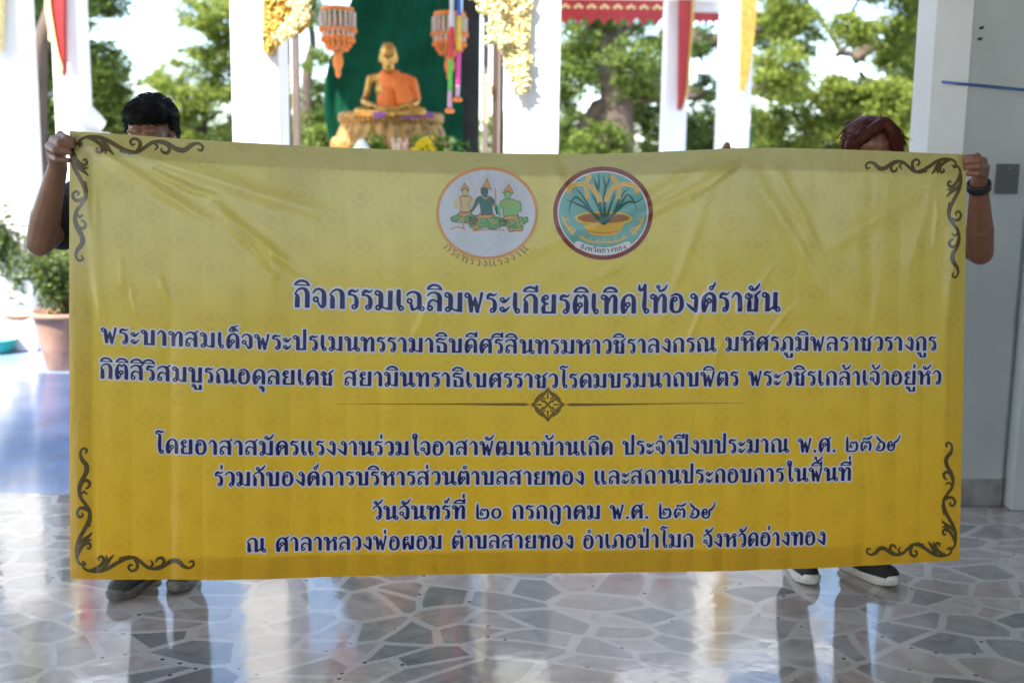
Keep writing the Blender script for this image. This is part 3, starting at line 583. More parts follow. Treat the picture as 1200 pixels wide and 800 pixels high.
# ------------------------------------------------------------------ potted plants
M_terra=mat('terracotta',(.29,.09,.04),.75,.2,9,.2,40); M_clay=mat('pale weathered clay',(.33,.19,.14),.8,.3,8,.3,40)
def potted(name,label,c,r,h,mp,crown,n,size,kindm,seed,rim=True):
    e=empty(name,c,label,'potted plant','potted plants by the parapet'); b=MB()
    b.lathe([(r*.62,0),(r*.66,.01),(r*.92,h*.75),(r*.98,h*.9),(r*1.08,h*.9),(r*1.1,h),(r*.98,h),(r*.95,h*.92)],c,28); b.build('pot',mp,e)
    b=MB(); b.lathe([(r*.94,h*.88),(r*.5,h*.93),(.01,h*.95)],c,20); b.build('soil',mat('potting soil',(.05,.035,.025),.95,.4,40),e)
    rg=np.random.default_rng(seed); top=np.array([c[0],c[1],c[2]+h]); C=[]; b=MB()
    for k in range(16):
        q=rg.normal(size=3); q/=np.linalg.norm(q); tip=top+np.array([crown[0]*q[0]*.8,crown[0]*q[1]*.6,crown[1]*(.45+.5*rg.random())])
        midp=(top+tip)/2+np.array([0,0,.08]); b.tube([top-np.array([0,0,.05]),midp,tip],[.009,.007,.003],5)
        m_=n//16; t=rg.random((m_,1))**.6; p=top*(1-t)+tip*t; C.append(p+rg.normal(size=(m_,3))*np.array([.10,.10,.10])*crown[0]*1.3)
    b.build('stem',M_bark,e); V,Q=leaves_mesh(np.concatenate(C),0,size,.4,-.1,seed); link('foliage',fast_mesh('f',V,Q),kindm,e); return e
LP=leafmat('bougainvillea leaf',(.035,.07,.014),(.15,.20,.04),.4)
p0=fl(20,412); potted('potted_plant','bushy green plant in an orange terracotta pot by the parapet',(p0[0],p0[1]+.25,0),.22,.3,M_terra,(.55,.85),4200,.065,LP,21)
p1=fl(62,436); potted('potted_plant','straggly pale green plant in a large weathered clay pot',(p1[0]+.03,p1[1]+.2,0),.235,.44,M_clay,(.42,.62),1500,.055,LP,22)
p2=fl(-30,415); potted('potted_plant','leafy shrub in a pot cut by the left picture edge',(p2[0],p2[1]+.5,0),.25,.35,M_terra,(.6,1.0),4000,.07,LP,23)
a=fl(2,412); b=MB(); b.lathe([(.10,0),(.13,.02),(.16,.11),(.17,.115),(.155,.11)],(a[0]-.02,a[1]-.05,0),20); tag(b.build('basin',mat('teal plastic',(.02,.28,.24),.35,.1,20)),'small teal plastic basin on the sunlit floor at left edge','basin')
# ---- Thai lettering drawn with a variable-width pen: (x, y, width); x-height 1
def Rg(cx,cy,r=.105,w=.095): 
    return [(cx+r*math.cos(a),cy+r*math.sin(a),w) for a in np.linspace(0,2*math.pi,15)]
def Sm(pts,n=5):
    P=[pts[0]]+list(pts)+[pts[-1]]; o=[]
    for i in range(1,len(P)-2):
        a,b,c,d=[np.array(q,float) for q in P[i-1:i+3]]
        for k in range(n):
            t=k/n
            o.append(tuple(.5*((2*b)+(c-a)*t+(2*a-5*b+4*c-d)*t*t+(3*b-a-3*c+d)*t**3)))
    o.append(tuple(pts[-1])); return o
def St(x,y0,y1,w=.23): return ('box',x-w/2,y0,x+w/2,y1)
T=.23
def arch(x0,xr,y0=.76,yend=.55):      # from a left tip over to the right stem
    return Sm([(x0,y0,.08),(x0+.1,.9,.1),((x0+xr)/2,.965,.115),(xr-.1,.9,.16),(xr-.015,.76,.21),(xr,yend,T)])
G={}
def g(ch,adv,*st): G[ch]=(adv,list(st))
kbeak=Sm([(.2,.5,.2),(.19,.6,.15),(.1,.69,.09),(.13,.76,.08),(.2,.86,.09),(.33,.95,.11),(.46,.965,.12),(.58,.9,.17),(.655,.76,.22),(.67,.6,T)])
g('ก',.88,St(.2,0,.52),kbeak,St(.67,0,.66))
g('จ',.78,arch(.06,.58),St(.58,.12,.62),Sm([(.58,.2,.22),(.54,.08,.16),(.46,.06,.13),(.36,.18,.1),(.28,.34,.09)]),Rg(.19,.44))
g('ร',.66,Sm([(.1,.72,.1),(.13,.86,.16),(.24,.94,.16),(.38,.9,.12),(.48,.92,.08),(.54,1.02,.05)]),Sm([(.1,.72,.09),(.26,.72,.1),(.4,.64,.15),(.46,.5,.2),(.47,.3,.21),(.46,.12,.16)]),Rg(.36,.12,.095,.09))
g('ม',.98,Rg(.15,.86),Sm([(.2,.92,.1),(.29,.86,.16),(.31,.7,T),(.31,.2,T)]),Rg(.19,.12),Sm([(.28,.1,.12),(.4,.14,.09),(.55,.08,.1),(.72,.08,.16)]),St(.76,0,1,T))
g('น',.98,Rg(.15,.86),Sm([(.2,.92,.1),(.29,.86,.16),(.31,.7,T),(.31,.15,T)]),St(.31,0,.3),Sm([(.31,.06,.12),(.45,.1,.1),(.55,.2,.1),(.62,.2,.1)]),Rg(.83,.12),St(.7,.1,1,T))
g('บ',.94,Rg(.15,.86),Sm([(.2,.92,.1),(.29,.86,.16),(.31,.7,T),(.31,.1,T)]),('box',.2,0,.8,.12),St(.71,0,1,T))
g('ป',.94,Rg(.15,.86),Sm([(.2,.92,.1),(.29,.86,.16),(.31,.7,T),(.31,.1,T)]),('box',.2,0,.8,.12),St(.71,0,1.42,.2))
g('พ',1.02,Rg(.14,.86),Sm([(.2,.92,.1),(.26,.85,.15),(.29,.6,.22),(.34,.08,.2)]),Sm([(.34,.04,.09),(.52,.74,.1)]),Sm([(.5,.76,.08),(.56,.5,.18),(.64,.06,.2)]),Sm([(.66,.04,.1),(.76,.5,.12),(.84,.98,.15)]))
g('ผ',.98,Rg(.36,.82),Sm([(.29,.9,.1),(.22,.84,.14),(.19,.6,.22),(.22,.08,.2)]),Sm([(.24,.04,.09),(.45,.56,.1)]),Sm([(.44,.58,.08),(.54,.3,.16),(.62,.06,.2)]),St(.76,0,1,.22),('box',.5,0,.8,.09))
g('ท',.96,Rg(.15,.86),Sm([(.2,.92,.1),(.29,.86,.16),(.31,.7,T),(.31,.1,T)]),St(.31,0,.3),Sm([(.38,.5,.08),(.5,.84,.1),(.6,.94,.12),(.7,.9,.17),(.75,.76,.22),(.75,.6,T)]),St(.75,0,.64))
g('ธ',.84,Sm([(.1,.72,.09),(.14,.86,.15),(.28,.95,.16),(.46,.9,.12),(.6,.92,.08),(.68,1.02,.05)]),Sm([(.1,.71,.08),(.3,.71,.1),(.5,.66,.14),(.62,.56,.2),(.64,.4,T)]),St(.64,.05,.45),('box',.12,0,.75,.1),St(.22,.0,.46,.2),Sm([(.13,.5,.06),(.22,.42,.16)]))
g('ห',1.0,Rg(.15,.86),Sm([(.2,.92,.1),(.29,.86,.16),(.31,.7,T),(.31,.1,T)]),St(.31,0,.3),Sm([(.36,.46,.08),(.5,.64,.1),(.66,.8,.12)]),Rg(.76,.86,.1,.1),Sm([(.66,.78,.12),(.76,.62,.18),(.78,.45,T)]),St(.78,0,.5))
kho=Sm([(.2,.08,.2),(.17,.3,.23),(.17,.55,.23),(.22,.78,.18),(.35,.93,.12),(.48,.965,.12),(.6,.92,.15),(.7,.78,.2),(.72,.55,T)])
g('ค',.92,kho,St(.72,0,.6),Rg(.45,.58,.1,.095),Sm([(.42,.48,.09),(.34,.28,.1),(.26,.08,.12)]),St(.22,0,.12,.2))
g('ด',.92,kho,St(.72,0,.6),Rg(.42,.46,.1,.095),Sm([(.42,.36,.09),(.34,.18,.1),(.26,.06,.12)]),St(.22,0,.12,.2))
kho2=Sm([(.2,.08,.2),(.17,.3,.23),(.17,.55,.23),(.2,.8,.17),(.28,.95,.12),(.36,.95,.1),(.45,.84,.09),(.53,.95,.1),(.62,.95,.12),(.7,.8,.19),(.72,.55,T)])
g('ต',.92,kho2,St(.72,0,.6),Rg(.42,.46,.1,.095),Sm([(.42,.36,.09),(.34,.18,.1),(.26,.06,.12)]),St(.22,0,.12,.2))
g('ศ',.96,kho,St(.72,0,.6),Rg(.45,.55,.1,.095),Sm([(.42,.45,.09),(.34,.28,.1),(.26,.08,.12)]),St(.22,0,.12,.2),Sm([(.6,.82,.12),(.74,.94,.12),(.86,1.06,.09)]))
g('อ',.86,Sm([(.3,.8,.09),(.16,.72,.12),(.15,.5,.2),(.17,.2,.21),(.28,.05,.13),(.42,.04,.12),(.56,.1,.16),(.65,.3,.22),(.66,.55,.22),(.6,.8,.18),(.46,.94,.12),(.3,.95,.11),(.12,.86,.08)]),Rg(.32,.7,.095,.09))
g('ว',.7,arch(.06,.52),Sm([(.52,.55,T),(.52,.3,.22),(.5,.12,.16)]),Rg(.4,.12,.1,.095))
g('ง',.72,Rg(.38,.84,.11,.095),Sm([(.46,.88,.1),(.53,.75,.18),(.53,.4,.22),(.52,.06,.18)]),Sm([(.54,.03,.07),(.4,.14,.14),(.22,.3,.14),(.05,.46,.06)]))
g('ย',.92,Rg(.3,.84,.1,.095),Sm([(.22,.9,.1),(.15,.82,.14),(.16,.66,.2),(.26,.54,.12),(.4,.52,.09)]),Sm([(.4,.52,.08),(.24,.44,.12),(.18,.3,.21),(.19,.1,.21)]),('box',.1,0,.78,.11),St(.69,0,1,T))
g('ล',.88,arch(.07,.66,.78),St(.66,0,.62),Rg(.2,.16,.105,.095),Sm([(.12,.24,.1),(.14,.42,.14),(.26,.56,.12),(.42,.56,.1),(.56,.46,.08),(.62,.36,.08)]))
g('ส',.92,arch(.07,.66,.78),St(.66,0,.62),Rg(.2,.16,.105,.095),Sm([(.12,.24,.1),(.14,.42,.14),(.26,.56,.12),(.42,.56,.1),(.56,.46,.08),(.62,.36,.08)]),Sm([(.52,.84,.1),(.66,.94,.12),(.8,1.07,.08)]))
g('ฉ',.98,arch(.06,.66,.78),St(.66,.1,.62),Rg(.19,.5),Sm([(.25,.42,.1),(.3,.2,.16),(.34,.06,.14)]),Sm([(.34,.04,.1),(.48,.1,.1),(.58,.2,.1)]),Rg(.79,.12,.095,.09),Sm([(.6,.18,.12),(.66,.1,.14),(.72,.1,.1)]))
g('ช',.9,Sm([(.3,.8,.09),(.22,.92,.11),(.1,.86,.09),(.06,.76,.09),(.12,.68,.1),(.24,.62,.14),(.27,.4,T),(.27,.1,T)]),Rg(.3,.78,.085,.09),('box',.16,0,.72,.11),Sm([(.62,.06,.2),(.63,.4,.23),(.63,.66,.2),(.54,.8,.1)]),St(.63,0,.3),Sm([(.54,.82,.1),(.68,.92,.12),(.82,1.05,.08)]))
g('ณ',1.34,kbeak,St(.2,.1,.52),Rg(.22,.12,.1,.095),Sm([(.67,.6,T),(.67,.15,T)]),St(.67,0,.3),Sm([(.67,.06,.12),(.8,.1,.1),(.9,.2,.1),(.96,.2,.1)]),Rg(1.18,.12),St(1.05,.1,1,T))
g('ถ',.9,kbeak,St(.2,.1,.52),Rg(.26,.12,.1,.095),St(.67,0,.66))
g('ภ',.94,[(p[0]+.06,p[1],p[2]) for p in kbeak],St(.26,.1,.52),Rg(.14,.12,.1,.095),St(.73,0,.66))
g('ฒ',1.4,Sm([(.2,.08,.2),(.17,.3,.23),(.17,.55,.23),(.2,.8,.17),(.28,.95,.12),(.36,.95,.1),(.43,.86,.09),(.5,.95,.1),(.58,.95,.12),(.66,.8,.19),(.67,.55,T),(.67,.2,T)]),Rg(.39,.5,.09,.09),Sm([(.37,.4,.09),(.3,.2,.1),(.24,.06,.12)]),St(.22,0,.12,.2),Rg(.6,.12,.1,.095),Sm([(.7,.1,.12),(.85,.14,.09),(.98,.08,.1),(1.1,.08,.16)]),St(1.14,0,1,T))
g('ฎ',.9,St(.2,-.06,.52),kbeak,St(.67,0,.66),Sm([(.2,-.02,.16),(.24,-.2,.12),(.36,-.28,.1),(.5,-.18,.1),(.55,-.3,.1)]),Sm([(.67,.1,.22),(.68,-.2,.18),(.62,-.36,.12),(.53,-.34,.09)]))
g('ะ',.62,Rg(.17,.68,.09,.09),Sm([(.1,.62,.09),(.26,.56,.14),(.4,.66,.12),(.54,.82,.05)]),Rg(.17,.2,.09,.09),Sm([(.1,.14,.09),(.26,.08,.14),(.4,.18,.12),(.54,.34,.05)]))
g('า',.66,arch(.05,.44,.74),St(.44,0,.6))
g('เ',.52,Sm([(.18,.98,.2),(.18,.4,.22),(.22,.14,.14)]),Rg(.3,.12,.1,.095),St(.18,.5,1,.2))
g('แ',.98,Sm([(.18,.9,.2),(.18,.4,.22),(.22,.14,.14)]),Rg(.3,.12,.1,.095),St(.18,.5,1,.2),Sm([(.62,.9,.2),(.62,.4,.22),(.66,.14,.14)]),Rg(.74,.12,.1,.095),St(.62,.5,1,.2))
g('โ',.6,Sm([(.3,1.2,.18),(.28,.6,.22),(.3,.14,.15)]),Rg(.4,.12,.1,.095),Sm([(.56,1.5,.06),(.4,1.44,.12),(.2,1.5,.14),(.06,1.42,.1),(.08,1.33,.08),(.24,1.3,.1),(.3,1.15,.17)]))
g('ไ',.6,Sm([(.36,1.46,.14),(.35,.9,.19),(.33,.4,.22),(.36,.14,.14)]),Rg(.45,.12,.1,.095),Sm([(.06,1.46,.09),(.08,1.26,.16),(.18,1.2,.14),(.26,1.32,.1),(.34,1.5,.1)]))
g('ใ',.62,Sm([(.34,1.2,.17),(.33,.6,.21),(.36,.14,.14)]),Rg(.45,.12,.1,.095),Rg(.26,1.22,.09,.09),Sm([(.17,1.24,.1),(.18,1.42,.1),(.3,1.48,.11),(.4,1.4,.13),(.38,1.2,.16)]))
g(' ',.55); g('.',.34,('box',.06,0,.24,.17))
g('๐',.78,Sm([(.36+.25*math.cos(a),.4+.33*math.sin(a),.1+.07*abs(math.cos(a))) for a in np.linspace(0,2*math.pi,17)],2))
g('๒',1.0,Sm([(.14,1.1,.06),(.14,.8,.16),(.15,.4,.18),(.16,.1,.17),(.3,.04,.1),(.6,.04,.11),(.78,.14,.16),(.83,.4,.18),(.76,.66,.13),(.66,.7,.1),(.58,.58,.09),(.5,.7,.1),(.4,.66,.1),(.36,.5,.1)]),Rg(.4,.36,.085,.085))
g('๕',1.0,Sm([(.22,.06,.14),(.14,.3,.17),(.18,.58,.15),(.32,.7,.1),(.42,.68,.1),(.5,.58,.09),(.58,.7,.1),(.7,.64,.14),(.76,.4,.18),(.72,.1,.16)]),Rg(.4,.34,.085,.085),Sm([(.36,.26,.08),(.28,.12,.1),(.22,.06,.1)]),Sm([(.26,.82,.08),(.3,.95,.1),(.46,.9,.12),(.7,.94,.14),(.86,1.12,.06)]))
g('๖',.86,Sm([(.16,1.1,.06),(.22,.94,.14),(.34,.82,.16),(.46,.7,.12)]),Sm([(.3,.36,.09),(.3,.5,.09),(.4,.62,.1),(.56,.66,.12),(.68,.5,.18),(.7,.3,.19),(.6,.1,.15),(.42,.03,.11),(.22,.08,.1),(.1,.2,.07)]),Rg(.3,.28,.085,.085))
g('๙',1.0,Rg(.3,.36,.09,.085),Sm([(.38,.3,.09),(.42,.46,.1),(.34,.64,.1),(.2,.62,.12),(.12,.44,.16),(.12,.22,.16),(.22,.05,.12),(.4,.03,.11),(.52,.14,.14),(.56,.36,.15),(.58,.55,.13),(.68,.66,.12),(.8,.74,.12),(.88,.9,.1),(.93,1.14,.05)]),Sm([(.56,.62,.06),(.66,.6,.12),(.78,.7,.12)]))
# marks: x measured from the right edge of the consonant's stem (negative = to the left)
M={}
M['ิ']=[Sm([(-.72,1.13,.08),(-.62,1.26,.12),(-.4,1.35,.13),(-.16,1.28,.13),(-.04,1.13,.1)]),('box',-.74,1.1,-.02,1.17)]
M['ี']=M['ิ']+[('box',-.14,1.14,0,1.46)]
M['ื']=M['ิ']+[('box',-.13,1.14,0,1.46),('box',-.36,1.26,-.24,1.44)]
M['ั']=[Rg(-.42,1.22,.085,.085),Sm([(-.5,1.18,.09),(-.34,1.1,.12),(-.18,1.16,.14),(-.06,1.3,.12),(.04,1.46,.05)])]
M['็']=[Rg(-.36,1.18,.07,.08),Sm([(-.44,1.14,.08),(-.56,1.14,.1),(-.58,1.28,.1),(-.4,1.34,.1),(-.24,1.3,.1),(-.14,1.18,.12)]),Sm([(-.5,1.42,.08),(-.3,1.44,.1),(-.06,1.52,.06)])]
M['่']=[('box',-.18,1.16,-.04,1.46)]
M['้']=[Rg(-.46,1.36,.07,.08),Sm([(-.4,1.34,.09),(-.4,1.18,.1),(-.3,1.14,.12),(-.12,1.24,.13),(.0,1.46,.06)])]
M['์']=[Rg(-.28,1.24,.085,.085),Sm([(-.22,1.3,.09),(-.14,1.38,.12),(-.1,1.52,.07)])]
M['ุ']=[Rg(-.27,-.2,.075,.08),Sm([(-.2,-.15,.12),(-.13,-.26,.18),(-.12,-.44,.14)]),('box',-.21,-.46,-.03,-.2)]
M['ู']=[Rg(-.52,-.2,.075,.08),Sm([(-.45,-.15,.1),(-.4,-.26,.15),(-.38,-.42,.13)]),('box',-.46,-.48,-.02,-.38),('box',-.18,-.48,0,-.14)]
M['นิ']=[Rg(-.3,1.24,.09,.085)]
UP='ิีืั็'
TONE='่้์'
RIGHT={'ก':.785,'จ':.695,'ร':.57,'ม':.875,'น':.815,'บ':.825,'ป':.81,'พ':.9,'ผ':.87,'ท':.865,'ธ':.755,'ห':.895,'ค':.835,'ด':.835,'ต':.835,'ศ':.835,'อ':.77,'ว':.63,'ง':.64,'ย':.8,'ล':.775,'ส':.775,'ฉ':.8,'ช':.745,'ณ':1.165,'ถ':.785,'ภ':.845,'ฒ':1.255,'ฎ':.785}
def shift(st,dx,dy=0,sx=1):
    if isinstance(st,tuple): return ('box',st[1]*sx+dx,st[2]+dy,st[3]*sx+dx,st[4]+dy)
    return [(p[0]*sx+dx,p[1]+dy,p[2]) for p in st]
def layout(text):
    x=0; out=[]; r=0; base=''; up=False
    for ch in text:
        if ch=='ำ':
            dx=r+(-.02); out+= [shift(s,dx) for s in M['นิ']]
            ch='า'
        if ch in M:
            dy=0; dx=r
            if base=='ป' and (ch in UP or ch in TONE): dx-=.24
            if ch in UP: up=True
            if ch in TONE and up: dy=.34
            out+=[shift(s,dx,dy) for s in M[ch]]
            continue
        adv,st=G[ch]; out+=[shift(s,x) for s in st]
        r=x+RIGHT.get(ch,adv-.1); base=ch; up=False; x+=adv
    return out,x
def raster(strokes,x0,y0,nx,ny,c,lim=.35):
    F=np.full((ny,nx),9.,np.float32)
    for s in strokes:
        if isinstance(s,tuple):
            bx0,by0,bx1,by1=s[1:]; lo=(bx0-lim,by0-lim); hi=(bx1+lim,by1+lim)
        else:
            a=np.array(s); m=a[:,2].max()/2+lim; lo=a[:,:2].min(0)-m; hi=a[:,:2].max(0)+m
        i0=max(0,int((lo[0]-x0)/c)); i1=min(nx,int((hi[0]-x0)/c)+2); j0=max(0,int((lo[1]-y0)/c)); j1=min(ny,int((hi[1]-y0)/c)+2)
        if i1<=i0 or j1<=j0: continue
        X,Y=np.meshgrid(x0+c*np.arange(i0,i1),y0+c*np.arange(j0,j1))
        if isinstance(s,tuple):
            qx=np.abs(X-(bx0+bx1)/2)-(bx1-bx0)/2; qy=np.abs(Y-(by0+by1)/2)-(by1-by0)/2
            D=np.hypot(np.maximum(qx,0),np.maximum(qy,0))+np.minimum(np.maximum(qx,qy),0)
        else:
            D=np.full(X.shape,9.)
            for (ax,ay,aw),(bx,by,bw) in zip(s[:-1],s[1:]):
                dx,dy=bx-ax,by-ay; L=dx*dx+dy*dy+1e-12
                t=np.clip(((X-ax)*dx+(Y-ay)*dy)/L,0,1)
                D=np.minimum(D,np.hypot(X-ax-t*dx,Y-ay-t*dy)-(aw+(bw-aw)*t)/2)
        F[j0:j1,i0:i1]=np.minimum(F[j0:j1,i0:i1],D)
    return F
LINES=["กิจกรรมเฉลิมพระเกียรติเทิดไท้องค์ราชัน",
"พระบาทสมเด็จพระปรเมนทรรามาธิบดีศรีสินทรมหาวชิราลงกรณ มหิศรภูมิพลราชวรางกูร",
"กิติสิริสมบูรณอดุลยเดช สยามินทราธิเบศรราชวโรดมบรมนาถบพิตร พระวชิรเกล้าเจ้าอยู่หัว",
"โดยอาสาสมัครแรงงานร่วมใจอาสาพัฒนาบ้านเกิด ประจำปีงบประมาณ พ.ศ. ๒๕๖๙",
"ร่วมกับองค์การบริหารส่วนตำบลสายทอง และสถานประกอบการในพื้นที่",
"วันจันทร์ที่ ๒๐ กรกฎาคม พ.ศ. ๒๕๖๙",
"ณ ศาลาหลวงพ่อผอม ตำบลสายทอง อำเภอป่าโมก จังหวัดอ่างทอง"]
# ------------------------------------------------------------------ banner
BSC=2.75/2.4
TL,TR,BR,BL=[at(px,py,Y*BSC) for (px,py),Y in zip(((82,153),(1133,181),(1122,655),(83,677)),(2.828,3.055,2.938,2.701))]
WB=2.75; HB=1.36
NB=np.cross(TR-TL,BL-TL); NB/=np.linalg.norm(NB)
if NB[1]>0: NB=-NB
PXM=.00262
SAGT=([0,.08,.207,.33,.483,.58,.66,.74,.80,.87,.93,1],np.array([0,4.5,9.3,12,13.5,11,5,-1.5,-2.3,-2,-.5,0])*PXM)
SAGB=([0,.1,.2,.33,.46,.58,.69,.82,.88,.95,1],np.array([0,3.5,5.6,5.4,5.2,7,9,9,6,2.5,0])*PXM)
def soft(a,k=7):
    xs=np.linspace(0,1,201); y=np.interp(xs,*a); p=np.pad(y,k,mode='reflect',reflect_type='odd')
    for _ in range(3): p=np.convolve(p,np.ones(2*k+1)/(2*k+1),'same')
    return xs,p[k:-k]
SAGT=soft(SAGT); SAGB=soft(SAGB)
def flat_uv(u,v):
    u=np.asarray(u,float)[...,None]; v=np.asarray(v,float)[...,None]
    p=(BL*(1-u)+BR*u)*(1-v)+(TL*(1-u)+TR*u)*v
    sag=np.interp(u[...,0],*SAGT)*v[...,0]+np.interp(u[...,0],*SAGB)*(1-v[...,0])
    p=p.copy(); p[...,2]-=sag; return p
def project(p):
    q=p-np.array([0,0,CAM_H]); M=np.array(co.matrix_world)[:3,:3]; c=q@M
    return 600+F_PX*c[...,0]/-c[...,2], 400-F_PX*c[...,1]/-c[...,2]
def uv_of(px,py):
    px=np.asarray(px,float); py=np.asarray(py,float); u=(px-82)/1045; v=1-(py-160)/500
    for _ in range(12):
        x,y=project(flat_uv(u,v)); x1,y1=project(flat_uv(u+1e-4,v)); x2,y2=project(flat_uv(u,v+1e-4))
        a,b_,c,d=(x1-x)/1e-4,(x2-x)/1e-4,(y1-y)/1e-4,(y2-y)/1e-4; D=a*d-b_*c
        u=u+((px-x)*d-(py-y)*b_)/D; v=v+(-(px-x)*c+(py-y)*a)/D
    return u,v
_rg=np.random.default_rng(4)
FOLD=[(q+_rg.normal()*.004,_rg.uniform(.5,1.2)*_rg.choice([-1,1,1]),_rg.uniform(.006,.013)) for q in np.arange(.03,1,.0355)]
WR=[]   # tension creases: photo pixel ends, width px, height mm
for a in ((95,165,250,262,9,5),(165,195,262,235,6,4.2),(240,228,360,330,8,4),(255,245,330,330,5,3),(872,186,742,262,8,5.5),(868,190,790,246,5,4),(905,190,980,330,9,3),(845,185,760,420,10,2.5),
          (110,215,118,300,5,2.4),(152,330,166,375,5,3),(186,322,206,362,6,3),(140,300,150,345,5,2),(318,280,324,350,5,1.8),(520,330,470,420,8,2),(800,420,840,320,6,3),(860,370,905,325,6,3.2),(830,455,850,390,5,2.6),(900,400,935,350,5,2.4),(905,310,880,350,5,2.4),
          (1098,210,1092,300,5,3),(1100,185,1060,330,10,4),(1125,195,1105,420,12,5),(1030,330,1010,460,8,2),(700,330,740,300,7,1.8),(735,520,742,620,6,2),(765,500,800,610,6,2),(1015,470,1018,600,5,2.2),(640,180,610,330,14,2.5),(640,180,700,300,14,2.5),(90,160,130,420,10,4),(90,160,420,260,14,3.5),(868,180,560,320,16,3),(868,180,1010,420,16,3.5),(1130,185,960,300,14,4)):
    u,v=uv_of(np.array([a[0],a[2]]),np.array([a[1],a[3]])); WR.append((u[0]*WB,v[0]*HB,u[1]*WB,v[1]*HB,a[4]*PXM*.65,a[5]*.0010))
def disp(u,v):
    s=u*WB; t=v*HB
    d=.010*np.sin(s*2.3+.7)*np.sin(t*2.0+.4)+.006*np.sin(s*5.1+t*1.4)*(.4+.6*(1-v))+.0022*np.sin(s*13+1.+.8*np.sin(t*3))*(1-.5*v)
    for q,a,w_ in FOLD: d=d+a*.0018*np.exp(-((u-q-.0015*np.sin(v*9+q*40))/w_)**2)*(.25+.95*(1-v)**.8)
    d=d+.0030*np.abs(np.sin(np.pi*(u*27.4+.25*np.sin(u*19)+.12*np.sin(u*47+v*.8))))*np.clip(1.05-v*1.05,0,1)**.7
    for (x0,y0,x1,y1,w_,a) in WR:
        dx,dy=x1-x0,y1-y0; L=math.hypot(dx,dy); k=((s-x0)*dx+(t-y0)*dy)/(L*L); n_=((s-x0)*dy-(t-y0)*dx)/L
        n_=n_+.004*np.sin(k*5+x0*9)+.0012*np.sin(k*17+y0*5); d=d+a*np.exp(-(n_/w_)**2)*np.clip(np.minimum(k*4,(1-k)*3),0,1)*np.clip(1.2-.5*k,0,1)
    return d
def Bpt(u,v,off=0.):
    u=np.asarray(u,float); v=np.asarray(v,float)
    return flat_uv(u,v)+NB*(disp(u,v)+off)[...,None]
